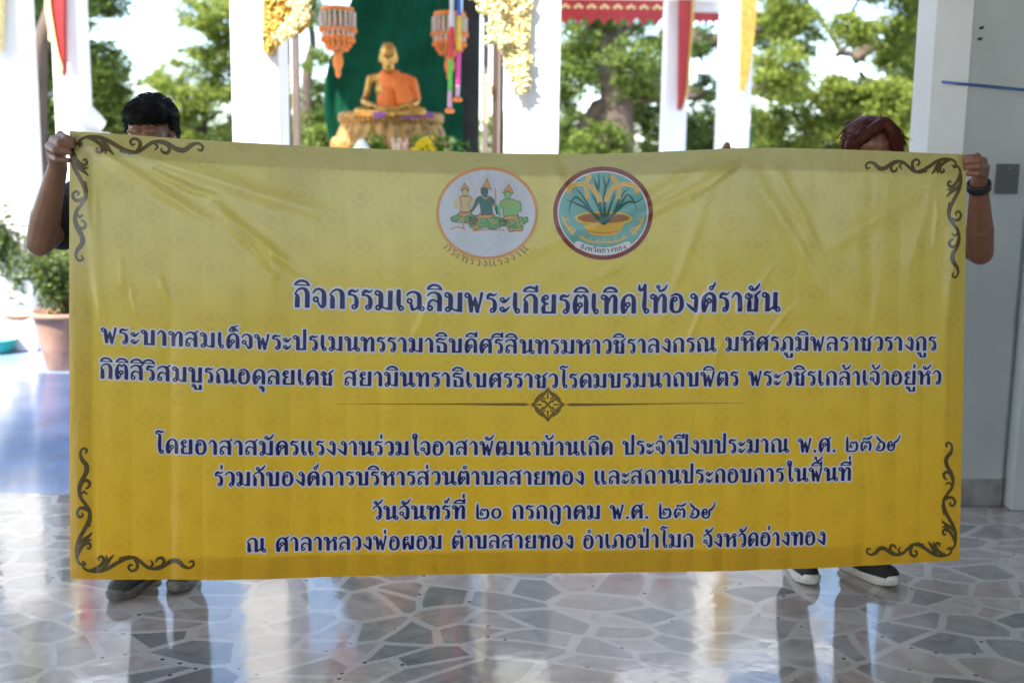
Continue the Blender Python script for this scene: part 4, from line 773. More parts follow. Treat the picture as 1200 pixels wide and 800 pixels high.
def vinyl(name,col,trans=0.,ramp=None,motif=False,rough=.27):
    """printed PVC sheet: satin gloss, fine crinkle; the ground pales upward, partly as print, partly as sheen in the colour"""
    m=bpy.data.materials.new(name); t,b=nodes(m); N=t.nodes.new; L=t.links.new
    tc=N('ShaderNodeTexCoord'); uv=N('ShaderNodeUVMap')
    n=N('ShaderNodeTexNoise'); n.inputs['Scale'].default_value=14; n.inputs['Detail'].default_value=5; L(tc.outputs['Object'],n.inputs[0])
    mp=N('ShaderNodeMapping'); mp.inputs['Scale'].default_value=(16,16,2.2); L(tc.outputs['Object'],mp.inputs[0])
    n2=N('ShaderNodeTexNoise'); n2.inputs['Scale'].default_value=1; n2.inputs['Detail'].default_value=4; n2.inputs['Distortion'].default_value=.6; L(mp.outputs[0],n2.inputs[0])
    ad=N('ShaderNodeMath'); L(n.outputs[0],ad.inputs[0]); L(n2.outputs[0],ad.inputs[1])
    bp=N('ShaderNodeBump'); bp.inputs['Strength'].default_value=.22; bp.inputs['Distance'].default_value=.012; L(ad.outputs[0],bp.inputs['Height']); L(bp.outputs[0],b.inputs['Normal'])
    b.inputs['Coat Weight'].default_value=.32; b.inputs['Coat Roughness'].default_value=.12; b.inputs['Roughness'].default_value=rough; b.inputs['Specular IOR Level'].default_value=.4
    def M(op,a,b2=None,c=None):
        q=N('ShaderNodeMath'); q.operation=op
        for i,x in enumerate((a,b2,c)):
            if x is None: continue
            if isinstance(x,(int,float)): q.inputs[i].default_value=x
            else: L(x,q.inputs[i])
        return q.outputs[0]
    if ramp:
        sp=N('ShaderNodeSeparateXYZ'); L(uv.outputs[0],sp.inputs[0])
        r=N('ShaderNodeValToRGB'); r.color_ramp.elements[0].color=(*ramp[0],1); r.color_ramp.elements[1].color=(*ramp[-1],1)
        for i,c in enumerate(ramp[1:-1]): r.color_ramp.elements.new((i+1)/(len(ramp)-1)).color=(*c,1)
        L(sp.outputs[1],r.inputs[0]); colr=r.outputs[0]
        if motif:      # faint printed lattice of four-petalled diamonds
            tot=None
            for ox,oy in ((0,0),(.5,.5)):
                gx=M('SUBTRACT',M('FRACT',M('ADD',M('MULTIPLY',sp.outputs[0],WB/.176),ox+.2)),.5); gy=M('SUBTRACT',M('FRACT',M('ADD',M('MULTIPLY',sp.outputs[1],HB/.158),oy+.35)),.5)
                ax=M('ABSOLUTE',gx); ay=M('ABSOLUTE',gy); s_=M('ADD',ax,ay)
                px_=M('ABSOLUTE',M('SUBTRACT',ax,.10)); py_=M('ABSOLUTE',M('SUBTRACT',ay,.10))
                petal=M('ADD',M('ABSOLUTE',M('SUBTRACT',M('MAXIMUM',ax,ay),.09)),M('MULTIPLY',M('MINIMUM',ax,ay),.9))
                rr=M('SQRT',M('ADD',M('MULTIPLY',gx,gx),M('MULTIPLY',gy,gy)))
                wob=M('MULTIPLY',M('ABSOLUTE',M('SINE',M('MULTIPLY',M('ARCTAN2',gx,gy),4.))),.02)
                l1=M('LESS_THAN',M('ABSOLUTE',M('SUBTRACT',M('SUBTRACT',s_,wob),.225)),.009)
                l2=M('LESS_THAN',M('ABSOLUTE',M('SUBTRACT',M('ABSOLUTE',M('SUBTRACT',s_,.15)),M('ADD',.03,wob))),.007)
                l3=M('LESS_THAN',rr,.03); l4=M('LESS_THAN',M('ABSOLUTE',M('SUBTRACT',rr,.06)),.008)
                q=M('MAXIMUM',M('MAXIMUM',l1,M('MULTIPLY',l2,.8)),M('MAXIMUM',l3,l4)); tot=q if tot is None else M('MAXIMUM',tot,q)
            mx=N('ShaderNodeMix'); mx.data_type='RGBA'; mx.blend_type='MULTIPLY'; L(M('MULTIPLY',tot,.3),mx.inputs[0]); L(colr,mx.inputs[6]); mx.inputs[7].default_value=(.62,.45,.36,1); colr=mx.outputs[2]
    else:
        n3=N('ShaderNodeTexNoise'); n3.inputs['Scale'].default_value=5; L(tc.outputs['Object'],n3.inputs[0])
        r=N('ShaderNodeMix'); r.data_type='RGBA'; L(n3.outputs[0],r.inputs[0]); c=np.array(col); r.inputs[6].default_value=(*(c*.92),1); r.inputs[7].default_value=(*(c*1.08),1); colr=r.outputs[2]
    L(colr,b.inputs['Base Color'])
    if trans:
        tr=N('ShaderNodeBsdfTranslucent'); L(colr,tr.inputs[0]); mx=N('ShaderNodeMixShader'); mx.inputs[0].default_value=trans
        L(b.outputs[0],mx.inputs[1]); L(tr.outputs[0],mx.inputs[2]); L(mx.outputs[0],t.nodes['Material Output'].inputs[0])
    return m
def banner_grid(name,u0,u1,v0,v1,nu,nv,off,m,parent=None):
    U,Vv=np.meshgrid(np.linspace(u0,u1,nu),np.linspace(v0,v1,nv)); P=Bpt(U.ravel(),Vv.ravel(),off)
    i=np.arange((nv-1)*nu).reshape(nv-1,nu)[:,:-1].ravel(); Q=np.stack([i,i+1,i+nu+1,i+nu],1)
    me=fast_mesh(name,P,Q); uvl=me.uv_layers.new(name='UVMap'); li=np.zeros(len(me.loops),np.int32); me.loops.foreach_get('vertex_index',li)
    uvl.data.foreach_set('uv',np.stack([U.ravel(),Vv.ravel()],1)[li].ravel().astype(np.float32)); return link(name,me,m,parent)
M_ban=vinyl('yellow printed vinyl',None,.22,[(.82,.45,.014),(.80,.485,.02),(.74,.51,.04),(.68,.54,.10),(.63,.56,.19)],True)  # pale upper colours: print mixed with gloss painted into the ramp
ban=banner_grid('banner',0,1,0,1,700,346,0.,M_ban)
tag(ban,'large yellow vinyl banner with blue Thai lettering held up by two people','banner')
# welded hem: a second layer on the back, seen as a darker band against the light
M_hem=mat('banner backing',(.30,.25,.08),.5,.05,4)
hv=.052; hu=.024
for (a,b_,c,d,n1,n2) in ((0,1,1-hv,1,300,10),(0,1,0,hv,300,10),(0,hu,hv,1-hv,8,150),(1-hu*.9,1,hv,1-hv,8,150)): banner_grid('hem',a,b_,c,d,n1,n2,-.0016,M_hem,ban)
M_blue=vinyl('navy ink',(.006,.005,.085)); M_halo=vinyl('pale lilac ink',(.62,.62,.70)); M_brn=vinyl('brown ink',(.085,.055,.004)); M_gbrn=vinyl('golden brown ink',(.17,.10,.01))
CASES={1:[[0,'b','l']],2:[[1,'r','b']],3:[[0,1,'r','l']],4:[[2,'t','r']],5:[[0,'b','l'],[2,'t','r']],6:[[1,2,'t','b']],7:[[0,1,2,'t','l']],8:[[3,'l','t']],9:[[0,'b','t',3]],10:[[1,'r','b'],[3,'l','t']],11:[[0,1,'r','t',3]],12:[[2,3,'l','r']],13:[[0,'b','r',2,3]],14:[[1,2,3,'l','b']],15:[[0,1,2,3]]}
def contour(F,x0,y0,c,iso=0.):
    """marching squares: filled polygons where F<iso; returns verts (x,y), faces"""
    D=F-iso; ny,nx=D.shape; ins=D<0; nid=np.arange(ny*nx).reshape(ny,nx)
    X,Y=np.meshgrid(x0+c*np.arange(nx),y0+c*np.arange(ny))
    def cross(a,b): return np.clip(a/np.where(a-b==0,1,a-b),0.02,.98)
    tH=cross(D[:,:-1],D[:,1:]); tV=cross(D[:-1],D[1:])
    H=np.stack([X[:,:-1]+c*tH,Y[:,:-1]],-1).reshape(-1,2); V=np.stack([X[:-1],Y[:-1]+c*tV],-1).reshape(-1,2)
    P=np.concatenate([np.stack([X,Y],-1).reshape(-1,2),H,V]); hid=ny*nx+np.arange(ny*(nx-1)).reshape(ny,nx-1); vid=ny*nx+len(H)+np.arange((ny-1)*nx).reshape(ny-1,nx)
    code=ins[:-1,:-1]*1+ins[:-1,1:]*2+ins[1:,1:]*4+ins[1:,:-1]*8
    src={0:nid[:-1,:-1],1:nid[:-1,1:],2:nid[1:,1:],3:nid[1:,:-1],'b':hid[:-1],'t':hid[1:],'l':vid[:,:-1],'r':vid[:,1:]}
    faces=[]
    for k,polys in CASES.items():
        msk=code==k
        if not msk.any(): continue
        for pl in polys: faces+=np.stack([src[q][msk] for q in pl],1).tolist()
    if not faces: return None,None
    used=np.unique(np.concatenate([np.array(f) for f in faces])); mp=np.full(len(P),-1); mp[used]=np.arange(len(used))
    return P[used],[[int(mp[i]) for i in f] for f in faces]
def print_mesh(name,parts,m,parent):
    """parts: list of (uv verts, faces, offset, material index)"""
    Vs=[];Fs=[];mi=[];n=0
    for P,f,off,k in parts:
        if P is None: continue
        Vs.append(Bpt(P[:,0],P[:,1],off)); Fs+=[[i+n for i in q] for q in f]; mi+=[k]*len(f); n+=len(P)
    me=bpy.data.meshes.new(name); me.from_pydata(np.concatenate(Vs).tolist(),[],Fs); me.polygons.foreach_set('material_index',np.array(mi,np.int32)); me.update()
    return link(name,me,m,parent)
def ink(strokes,box,c,to_uv,iso=0.,off=.0006,k=0,lim=.35,field=None):
    x0,y0,x1,y1=box; nx=int((x1-x0)/c)+2; ny=int((y1-y0)/c)+2
    F=raster(strokes,x0,y0,nx,ny,c,lim) if field is None else field
    P,f=contour(F,x0,y0,c,iso)
    return (None,None,off,k) if P is None else (to_uv(P),f,off,k)
# seven lines of text; ends of each baseline measured on the photograph
SPEC=[((345,360),(914,365),22.6),((121,401.5),(1096,410.5),16.9),((119,443),(1101,450),16.9),((184,530),(1053,527),16.4),((253,568),(997,562.5),16.2),((437,608.5),(838,607),16.2),((290,645.5),(968,638),16.0)]
for txt,(p0_,p1_,xh) in zip(LINES,SPEC):
    st_,wd=layout(txt); u,v=uv_of(np.array([p0_[0],p1_[0]]),np.array([p0_[1],p1_[1]])); a=np.array([u[0]*WB,v[0]*HB]); e=np.array([u[1]*WB,v[1]*HB])-a
    ln=np.linalg.norm(e); ex=e/ln; ey=np.array([-ex[1],ex[0]]); um,vm=uv_of(np.array([(p0_[0]+p1_[0])/2]*2),np.array([(p0_[1]+p1_[1])/2,(p0_[1]+p1_[1])/2-xh])); hgt=(vm[1]-vm[0])*HB
    hx=ln/(wd-.12)
    f_=lambda P,a=a,ex=ex,ey=ey,hx=hx,hgt=hgt: (a+(P[:,:1]-.06)*hx*ex+P[:,1:]*hgt*ey)/np.array([WB,HB])
    bx=(-.3,-.75,wd+.3,2.1)
    print_mesh('lettering',[ink(st_,bx,.05,f_,.095,.0006,1),ink(st_,bx,.036,f_,0.,.0012,0)],[M_blue,M_halo],ban)
def local(px,py):
    """maps offsets in photo pixels (x right, y down) around a point to banner uv"""
    u,v=uv_of(np.array([px,px+10,px]),np.array([py,py,py+10])); c=np.array([u[0],v[0]]); ax=np.array([u[1]-u[0],v[1]-v[0]])/10; ay=np.array([u[2]-u[0],v[2]-v[0]])/10
    return lambda P:c+P[:,:1]*ax+P[:,1:]*ay
# corner scrolls
Q4=1/4.444
ARM=[[(60,78,9),(72,66,13),(62,48,14),(90,28,16),(145,24,20),(200,38,22),(260,72,23),(310,96,23),(360,101,20),(400,76,20),(440,48,20),(490,41,20),(530,54,20),(570,80,26),(612,84,28),(650,56,22),(685,48,14),(708,66,14),(700,86,14),(682,80,10)],
 [(360,101,20),(376,72,21),(374,42,18),(346,28,16),(326,44,15),(336,62,13),(350,58,8)],
 [(95,26,12),(140,42,20),(174,66,22),(182,95,19),(165,106,16),(150,96,13),(158,84,8)],
 [(165,32,10),(198,60,18),(218,92,18),(240,114,7)],[(190,48,14),(200,84,16),(198,112,7)],
 [(462,42,14),(510,54,18),(532,76,19),(520,101,18),(496,96,15),(486,80,10)],[(446,50,10),(468,66,14),(456,86,9)],
 [(600,80,10),(628,68,14),(640,50,7)],[(300,96,10),(276,98,12),(330,112,8)]]
def scroll(px,py,sx,sy,ly=1.,lx=1.):
    to=local(px,py); st_=[]
    for arm in ARM:
        st_.append(Sm([(x*Q4*sx*lx,y*Q4*sy*(.5+.5*lx),w_*Q4*1.0*(.35+.65*lx)) for x,y,w_ in arm],4))
        st_.append(Sm([(y*Q4*.95*sx*(.5+.5*lx),x*Q4*sy*ly,w_*Q4*1.0*(.35+.65*lx)) for x,y,w_ in arm],4))
    xs=sorted((-6*sx,172*sx)); ys=sorted((-6*sy,172*sy))
    print_mesh('corner_scroll',[ink(st_,(xs[0],ys[0],xs[1],ys[1]),.5,to,0,.0006,0,3)],[M_brn],ban)
scroll(80,155,1,1,.95); scroll(1130,182,-1,1,.90,.72); scroll(86,673,1,-1,.93,.9); scroll(1122,654,-1,-1,.85,.66)
# divider with a diamond lattice
to=local(642,474); st_=[[(-242,0,.4),(-120,-.4,1.4),(-27,-.3,3.4),(-22,0,1)],[(236,1.5,.4),(120,.4,1.4),(27,0,3.4),(22,0,1)]]
for sx in (-1,1):
    for sy in (-1,1):
        st_+=[Sm([(0,sy*19,2),(sx*4,sy*13,3),(sx*7,sy*9,2.4),(sx*3,sy*7,1.6)]),Sm([(sx*19,0,2),(sx*13,sy*4,3),(sx*9,sy*7,2.4),(sx*6,sy*3,1.6)]),Sm([(sx*5,sy*14,1.6),(sx*9,sy*11,3),(sx*13,sy*7,3),(sx*15,sy*4,1.6)]),Sm([(0,0,2),(sx*4,sy*4,2.6),(sx*7,sy*5,1.6)])]
st_+=[[(0,-20,1),(0,-8,2.4)],[(0,8,2.4),(0,20,1)],[(-20,0,1),(-8,0,2.4)],[(8,0,2.4),(20,0,1)]]
print_mesh('divider_ornament',[ink(st_,(-246,-24,240,24),.5,to,0,.0006,0,3)],[M_gbrn],ban)
# ---- two round seals
def ell(cx,cy,rx,ry,n=40): return [(cx+rx*math.cos(t),cy+ry*math.sin(t)) for t in np.linspace(0,2*math.pi,n,endpoint=False)]
def polyfield(poly,x0,y0,nx,ny,c):
    X,Y=np.meshgrid(x0+c*np.arange(nx),y0+c*np.arange(ny)); ins=np.zeros(X.shape,bool); D=np.full(X.shape,99.); n=len(poly)
    for i in range(n):
        (ax,ay),(bx_,by_)=poly[i],poly[(i+1)%n]; cond=((ay>Y)!=(by_>Y)); 
        with np.errstate(divide='ignore',invalid='ignore'): ins^=cond&(X<(bx_-ax)*(Y-ay)/(by_-ay+1e-12)+ax)
        dx,dy=bx_-ax,by_-ay; t=np.clip(((X-ax)*dx+(Y-ay)*dy)/(dx*dx+dy*dy+1e-12),0,1); D=np.minimum(D,np.hypot(X-ax-t*dx,Y-ay-t*dy))
    return np.where(ins,-D,D)
def fill(poly,to,off,k,c=.5):
    a=np.array(poly); x0,y0=a.min(0)-1.5; x1,y1=a.max(0)+1.5; nx=int((x1-x0)/c)+2; ny=int((y1-y0)/c)+2
    P,f=contour(polyfield(poly,x0,y0,nx,ny,c),x0,y0,c); return (None,None,off,k) if P is None else (to(P),f,off,k)
def pen(strokes,to,off,k,c=.4):
    a=np.concatenate([np.array(s)[:,:2] for s in strokes]); x0,y0=a.min(0)-5; x1,y1=a.max(0)+5
    return ink(strokes,(x0,y0,x1,y1),c,to,0,off,k,2)
def arc_text(txt,rx,ry,a0,a1,h):
    """text along the lower arc of an ellipse, tops towards the centre; offsets in px, y down"""
    s_,wd=layout(txt); out=[]
    for q in s_:
        if isinstance(q,tuple): q=[((q[1]+q[3])/2,q[2],q[3]-q[1]),((q[1]+q[3])/2,q[4],q[3]-q[1])] if q[3]-q[1]<q[4]-q[2] else [(q[1],(q[2]+q[4])/2,q[4]-q[2]),(q[3],(q[2]+q[4])/2,q[4]-q[2])]
        o_=[]
        for x,y,w_ in q:
            t=math.radians(a0+(a1-a0)*x/wd); o_.append(((rx-y*h)*math.cos(t),(ry-y*h)*math.sin(t),w_*h))
        out.append(o_)
    return out
M_pale=vinyl('pale lilac white ink',(.56,.57,.62)); M_or=vinyl('orange ink',(.62,.25,.03)); M_dred=vinyl('dark red ink',(.22,.025,.012)); M_teal=vinyl('teal ink',(.17,.40,.36))
M_gr=vinyl('leaf green ink',(.05,.26,.06)); M_dgr=vinyl('deep green ink',(.005,.10,.06)); M_lgr=vinyl('light green ink',(.20,.42,.10)); M_skin=vinyl('yellow flesh ink',(.62,.46,.17)); M_wh=vinyl('white ink',(.72,.72,.72)); M_blk=vinyl('black ink',(.015,.015,.02)); M_pink=vinyl('peach line ink',(.60,.42,.36)); M_mint=vinyl('mint line ink',(.38,.55,.42)); M_ochre=vinyl('ochre ink',(.78,.46,.06)); M_clayi=vinyl('clay ink',(.36,.16,.06))
M_outl=vinyl('dark outline ink',(.10,.055,.03))
to=local(571,250)
seal=print_mesh('seal',[fill(ell(0,0,59,53.5,80),to,.0006,0)],[M_pale],ban); seal['label']='round white emblem with three seated figures and orange rim'
th=np.linspace(0,2*math.pi,90)
print_mesh('rim',[pen([[(58*math.cos(t),52.5*math.sin(t),3.4) for t in th]],to,.0011,0)],[M_or],seal)
print_mesh('ray',[pen([[(math.cos(t)*30,math.sin(t)*26,.5),(math.cos(t)*54,math.sin(t)*48.5,.5)] for t in np.linspace(math.pi*1.0,2*math.pi,17)],to,.0009,0)],[mat('pale grey line ink',(.42,.44,.48),.35,.05,4)],seal)
Z=lambda pts:[((x-437)/6.157,(y-370)/6.157)+tuple(q/6.157 for q in w_) for x,y,*w_ in pts]
def fig(crown,head,torso,legs,arms,halo,mat_skin,mat_leg,extra):
    parts=[pen([Sm(Z(halo),4)],to,.0011,3),fill(Z(legs),to,.0014,1)]
    parts+=[fill(Z(extra[0]),to,.0017,2)]
    parts+=[fill(Z(torso),to,.0020,0),pen([Sm(Z(a),4) for a in arms],to,.0023,0),fill(Z(ell(*head)),to,.0023,0),fill(Z(crown),to,.0026,2),pen([Sm(Z(a),4) for a in extra[1:]],to,.0027,2)]
    parts+=[pen([[(x,y,.55) for x,y in Z(q+[q[0]])] for q in (torso,legs,ell(*head,16),crown)],to,.0029,4,.3)]
    rd=random.Random(int(head[0])); dash=[]
    for poly,nn in ((legs,44),(torso,14)):
        xs=[p[0] for p in poly]; ys=[p[1] for p in poly]
        for _ in range(nn*4):
            x,y=rd.uniform(min(xs),max(xs)),rd.uniform(min(ys),max(ys)); ok=False
            for i in range(len(poly)):
                (ax,ay),(bx_,by_)=poly[i-1],poly[i]
                if (ay>y)!=(by_>y) and x<(bx_-ax)*(y-ay)/(by_-ay)+ax: ok=not ok
            if ok and len(dash)<nn+(14 if poly is torso else 0): a_=rd.uniform(0,3.1); dash.append(Z([(x,y,4),(x+10*math.cos(a_),y+10*math.sin(a_),3)]))
    parts+=[pen(dash,to,.0028,5,.3)]
    print_mesh('seated_figure',parts,[mat_skin,mat_leg,M_or,M_pink,M_outl,M_ochre],seal)
fig([(246,212),(256,185),(268,165),(275,155),(284,168),(296,185),(306,214),(275,196)],(276,222,20,26),[(240,252),(262,244),(296,244),(322,256),(314,300),(308,360),(246,360),(244,300)],
    [(172,404),(210,384),(255,366),(310,366),(350,392),(372,430),(350,452),(280,440),(220,438),(178,430)],[[(244,262,24),(206,300,24),(232,330,18),(262,344,14)],[(316,262,24),(348,300,22),(322,340,18)]],
    [(232,240,4),(236,190,4),(262,146,4),(290,118,4),(318,150,4),(342,200,4),(338,250,4)],M_skin,M_gr,[[(240,350),(312,350),(330,372),(270,392),(226,374)],[(246,258,7),(262,330,7)],[(306,258,7),(292,330,7)],[(246,244,6),(276,256,7),(308,246,6)],[(262,392,10),(268,440,10),(262,480,12)]])
fig([(384,200),(400,176),(418,150),(434,118),(446,150),(456,176),(464,202),(424,184)],(416,216,26,32),[(366,254),(400,244),(448,246),(472,262),(470,320),(476,378),(392,384),(386,320)],
    [(298,410),(350,386),(420,376),(500,392),(560,420),(600,432),(560,460),(480,492),(420,470),(350,492),(310,470),(302,430)],[[(372,266,30),(352,310,26),(322,356,16)],[(466,266,26),(496,320,24),(508,372,18)]],
    [(356,236,4),(366,180,4),(398,132,4),(436,92,4),(470,136,4),(490,190,4),(488,240,4)],M_dgr,M_gr,[[(376,366),(470,360),(500,384),(440,404),(372,400)],[(400,246,8),(424,266,9),(452,246,8)],[(380,392,10),(372,440,10),(340,486,12)],[(440,398,10),(470,440,8)],[(494,190,5),(498,250,9),(490,330,9)]])
fig([(548,226),(562,196),(578,178),(592,156),(602,178),(616,200),(626,232),(586,212)],(584,236,25,30),[(532,282),(566,266),(618,268),(676,290),(684,352),(662,356),(654,386),(556,392),(548,340)],
    [(520,420),(560,394),(640,386),(700,402),(728,396),(734,430),(700,452),(690,494),(600,500),(580,470),(530,450)],[[(540,290,24),(520,340,22),(528,400,16)],[(668,300,26),(676,350,20)]],
    [(534,252,4),(542,200,4),(566,160,4),(594,128,4),(624,164,4),(648,206,4),(646,256,4)],M_lgr,M_gr,[[(552,380),(660,372),(668,394),(604,416),(556,408)],[(540,286,8),(586,306,9),(634,282,8)],[(590,414,9),(580,470,9)],[(640,400,9),(668,470,9)],[(586,486,14),(680,492,12)]])
print_mesh('base_line',[pen([Sm(Z(q),4) for q in ([(172,488,9),(220,470,12),(280,486,8)],[(336,498,10),(430,488,12),(560,494,8)],[(590,506,8),(640,496,12),(690,500,6)])],to,.0011,0)],[M_or],seal)
print_mesh('cloud',[pen([Sm(Z(q),4) for q in ([(220,520,5),(270,505,5),(300,520,5),(280,540,5),(250,530,4)],[(220,545,5),(250,580,5),(320,600,5),(330,570,5),(370,545,5),(400,565,5),(380,590,5),(350,580,4)],[(400,565,5),(440,530,5),(500,530,5),(540,560,5),(500,590,5),(470,575,4)],[(380,610,5),(430,635,5),(500,605,5),(580,590,5),(620,560,5),(600,545,4)],[(560,545,5),(610,530,5),(650,545,5),(620,575,4)],[(240,520,4),(228,560,5),(300,575,4)])],to,.0011,0)],[M_mint],seal)
print_mesh('lettering',[pen(arc_text("กระทรวงแรงงาน",66.5,62.5,141,42,7.2),to,.0008,0,.3)],[vinyl('brown red ink',(.30,.13,.02))],seal)
to=local(707,250)
seal=print_mesh('seal',[fill(ell(0,0,58,54,80),to,.0006,0)],[M_teal],ban); seal['label']='round teal emblem of rice plants in a clay bowl with dark red rim'
print_mesh('rim',[pen([[(56*math.cos(t),52*math.sin(t),5.2) for t in th]],to,.0013,0),pen([[(52.8*math.cos(t),48.8*math.sin(t),1.8) for t in th]],to,.0011,1)],[M_dred,M_wh],seal)
Z=lambda pts:[((x-415)/6.157,(y-405)/6.157)+tuple(q/6.157 for q in w_) for x,y,*w_ in pts]
pot=[(206,440),(216,424),(260,405),(330,396),(420,392),(510,396),(580,408),(618,426),(626,446),(610,462),(570,480),(560,500),(530,545),(500,560),(420,566),(340,562),(310,550),(282,510),(268,484),(224,464)]
print_mesh('clay_bowl',[fill(Z(pot),to,.0011,0),fill(Z(ell(416,440,190,36)),to,.0014,1),pen([Sm(Z([(230,462,9),(330,486,12),(420,492,13),(510,486,12),(606,460,9)]),4)],to,.0017,0),pen([Sm(Z([(300,534,8),(420,548,9),(530,532,8)]),4)],to,.0017,2)],[M_ochre,M_clayi,M_or],seal)
leaf=[[(418,478,20),(380,440,18),(320,390,18),(250,350,15),(150,310,4)],[(410,478,18),(350,420,16),(280,340,15),(220,290,12),(180,330,9),(170,410,3)],[(405,470,16),(340,400,14),(290,320,13),(250,260,9),(215,232,3)],[(425,478,20),(470,430,18),(520,380,17),(590,325,15),(660,325,9),(704,290,3)],[(430,478,18),(480,420,16),(540,340,15),(590,270,12),(630,310,9),(655,380,3)],[(432,470,16),(490,400,14),(530,310,13),(570,250,9),(600,230,3)],
 [(420,478,22),(400,400,20),(386,300,18),(370,220,18),(345,150,5)],[(378,230,16),(384,180,13),(380,118,4)],[(426,478,22),(424,380,20),(422,280,18),(430,220,18),(420,170,10),(414,130,4)],[(430,220,16),(452,180,13),(462,128,4)],[(420,478,18),(390,380,16),(350,300,14),(330,270,5)],[(430,478,18),(460,370,16),(490,290,12),(500,260,5)]]
print_mesh('rice_leaf',[pen([Sm(Z(q),4) for q in leaf],to,.0020,0)],[M_dgr],seal)
ear=[]; husk=[]
for pth in ([(160,262),(172,222),(214,200),(270,196),(300,214)],[(322,132),(296,170),(290,230),(300,290)],[(318,200),(350,240),(380,280),(388,316)],[(668,262),(654,222),(610,200),(556,196),(524,214)],[(470,132),(500,170),(528,230),(524,292)],[(505,205),(470,240),(446,280),(438,312)]):
    P_=Sm([(x,y,1) for x,y in pth],5)
    for i,(x,y,_) in enumerate(P_):
        j=min(i+1,len(P_)-1); dx=P_[j][0]-P_[max(j-1,0)][0]; dy=P_[j][1]-P_[max(j-1,0)][1]; n_=math.hypot(dx,dy)+1e-6
        for s in (-1,1): ear.append(Z([(x,y,11),(x+dx/n_*10-dy/n_*14*s,y+dy/n_*10+dx/n_*14*s,8)]))
        husk.append(Z([(x-dx/n_*4,y-dy/n_*4,2.6),(x+dx/n_*7,y+dy/n_*7,2.6)]))
print_mesh('rice_ear',[pen(ear,to,.0024,0,.3),pen(husk,to,.0027,1,.25)],[M_ochre,M_clayi],seal)
fl_=[]
for s in (-1,1):
    c0=415
    for q in ([(c0+s*300,420,6),(c0+s*280,470,16),(c0+s*245,520,20),(c0+s*215,560,10)],[(c0+s*250,500,8),(c0+s*205,528,12),(c0+s*235,556,8)],[(c0+s*290,450,10),(c0+s*250,450,8)],[(c0+s*170,575,10),(c0+s*120,600,14),(c0+s*60,612,12),(c0,612,10)],[(c0+s*140,590,8),(c0+s*150,560,6)],[(c0+s*90,604,9),(c0+s*84,580,6)],[(c0+s*40,608,9),(c0+s*34,588,6)],[(c0,600,12),(c0,575,5)]): fl_.append(Sm(Z(q),4))
print_mesh('flourish',[pen(fl_,to,.0012,0,.35)],[M_ochre],seal)
pq=[(x,y,1) for x,y in ((-29.5,37),(-15,42),(0,44),(13,42.5),(29,37))]
print_mesh('plaque',[pen([Sm([(x,y,8.4) for x,y,_ in pq],6)],to,.0017,0)],[M_wh],seal)
print_mesh('lettering',[pen(arc_text("จังหวัดอ่างทอง",62,45.8,117,63,4.6),to,.0021,0,.22)],[M_blk],seal)
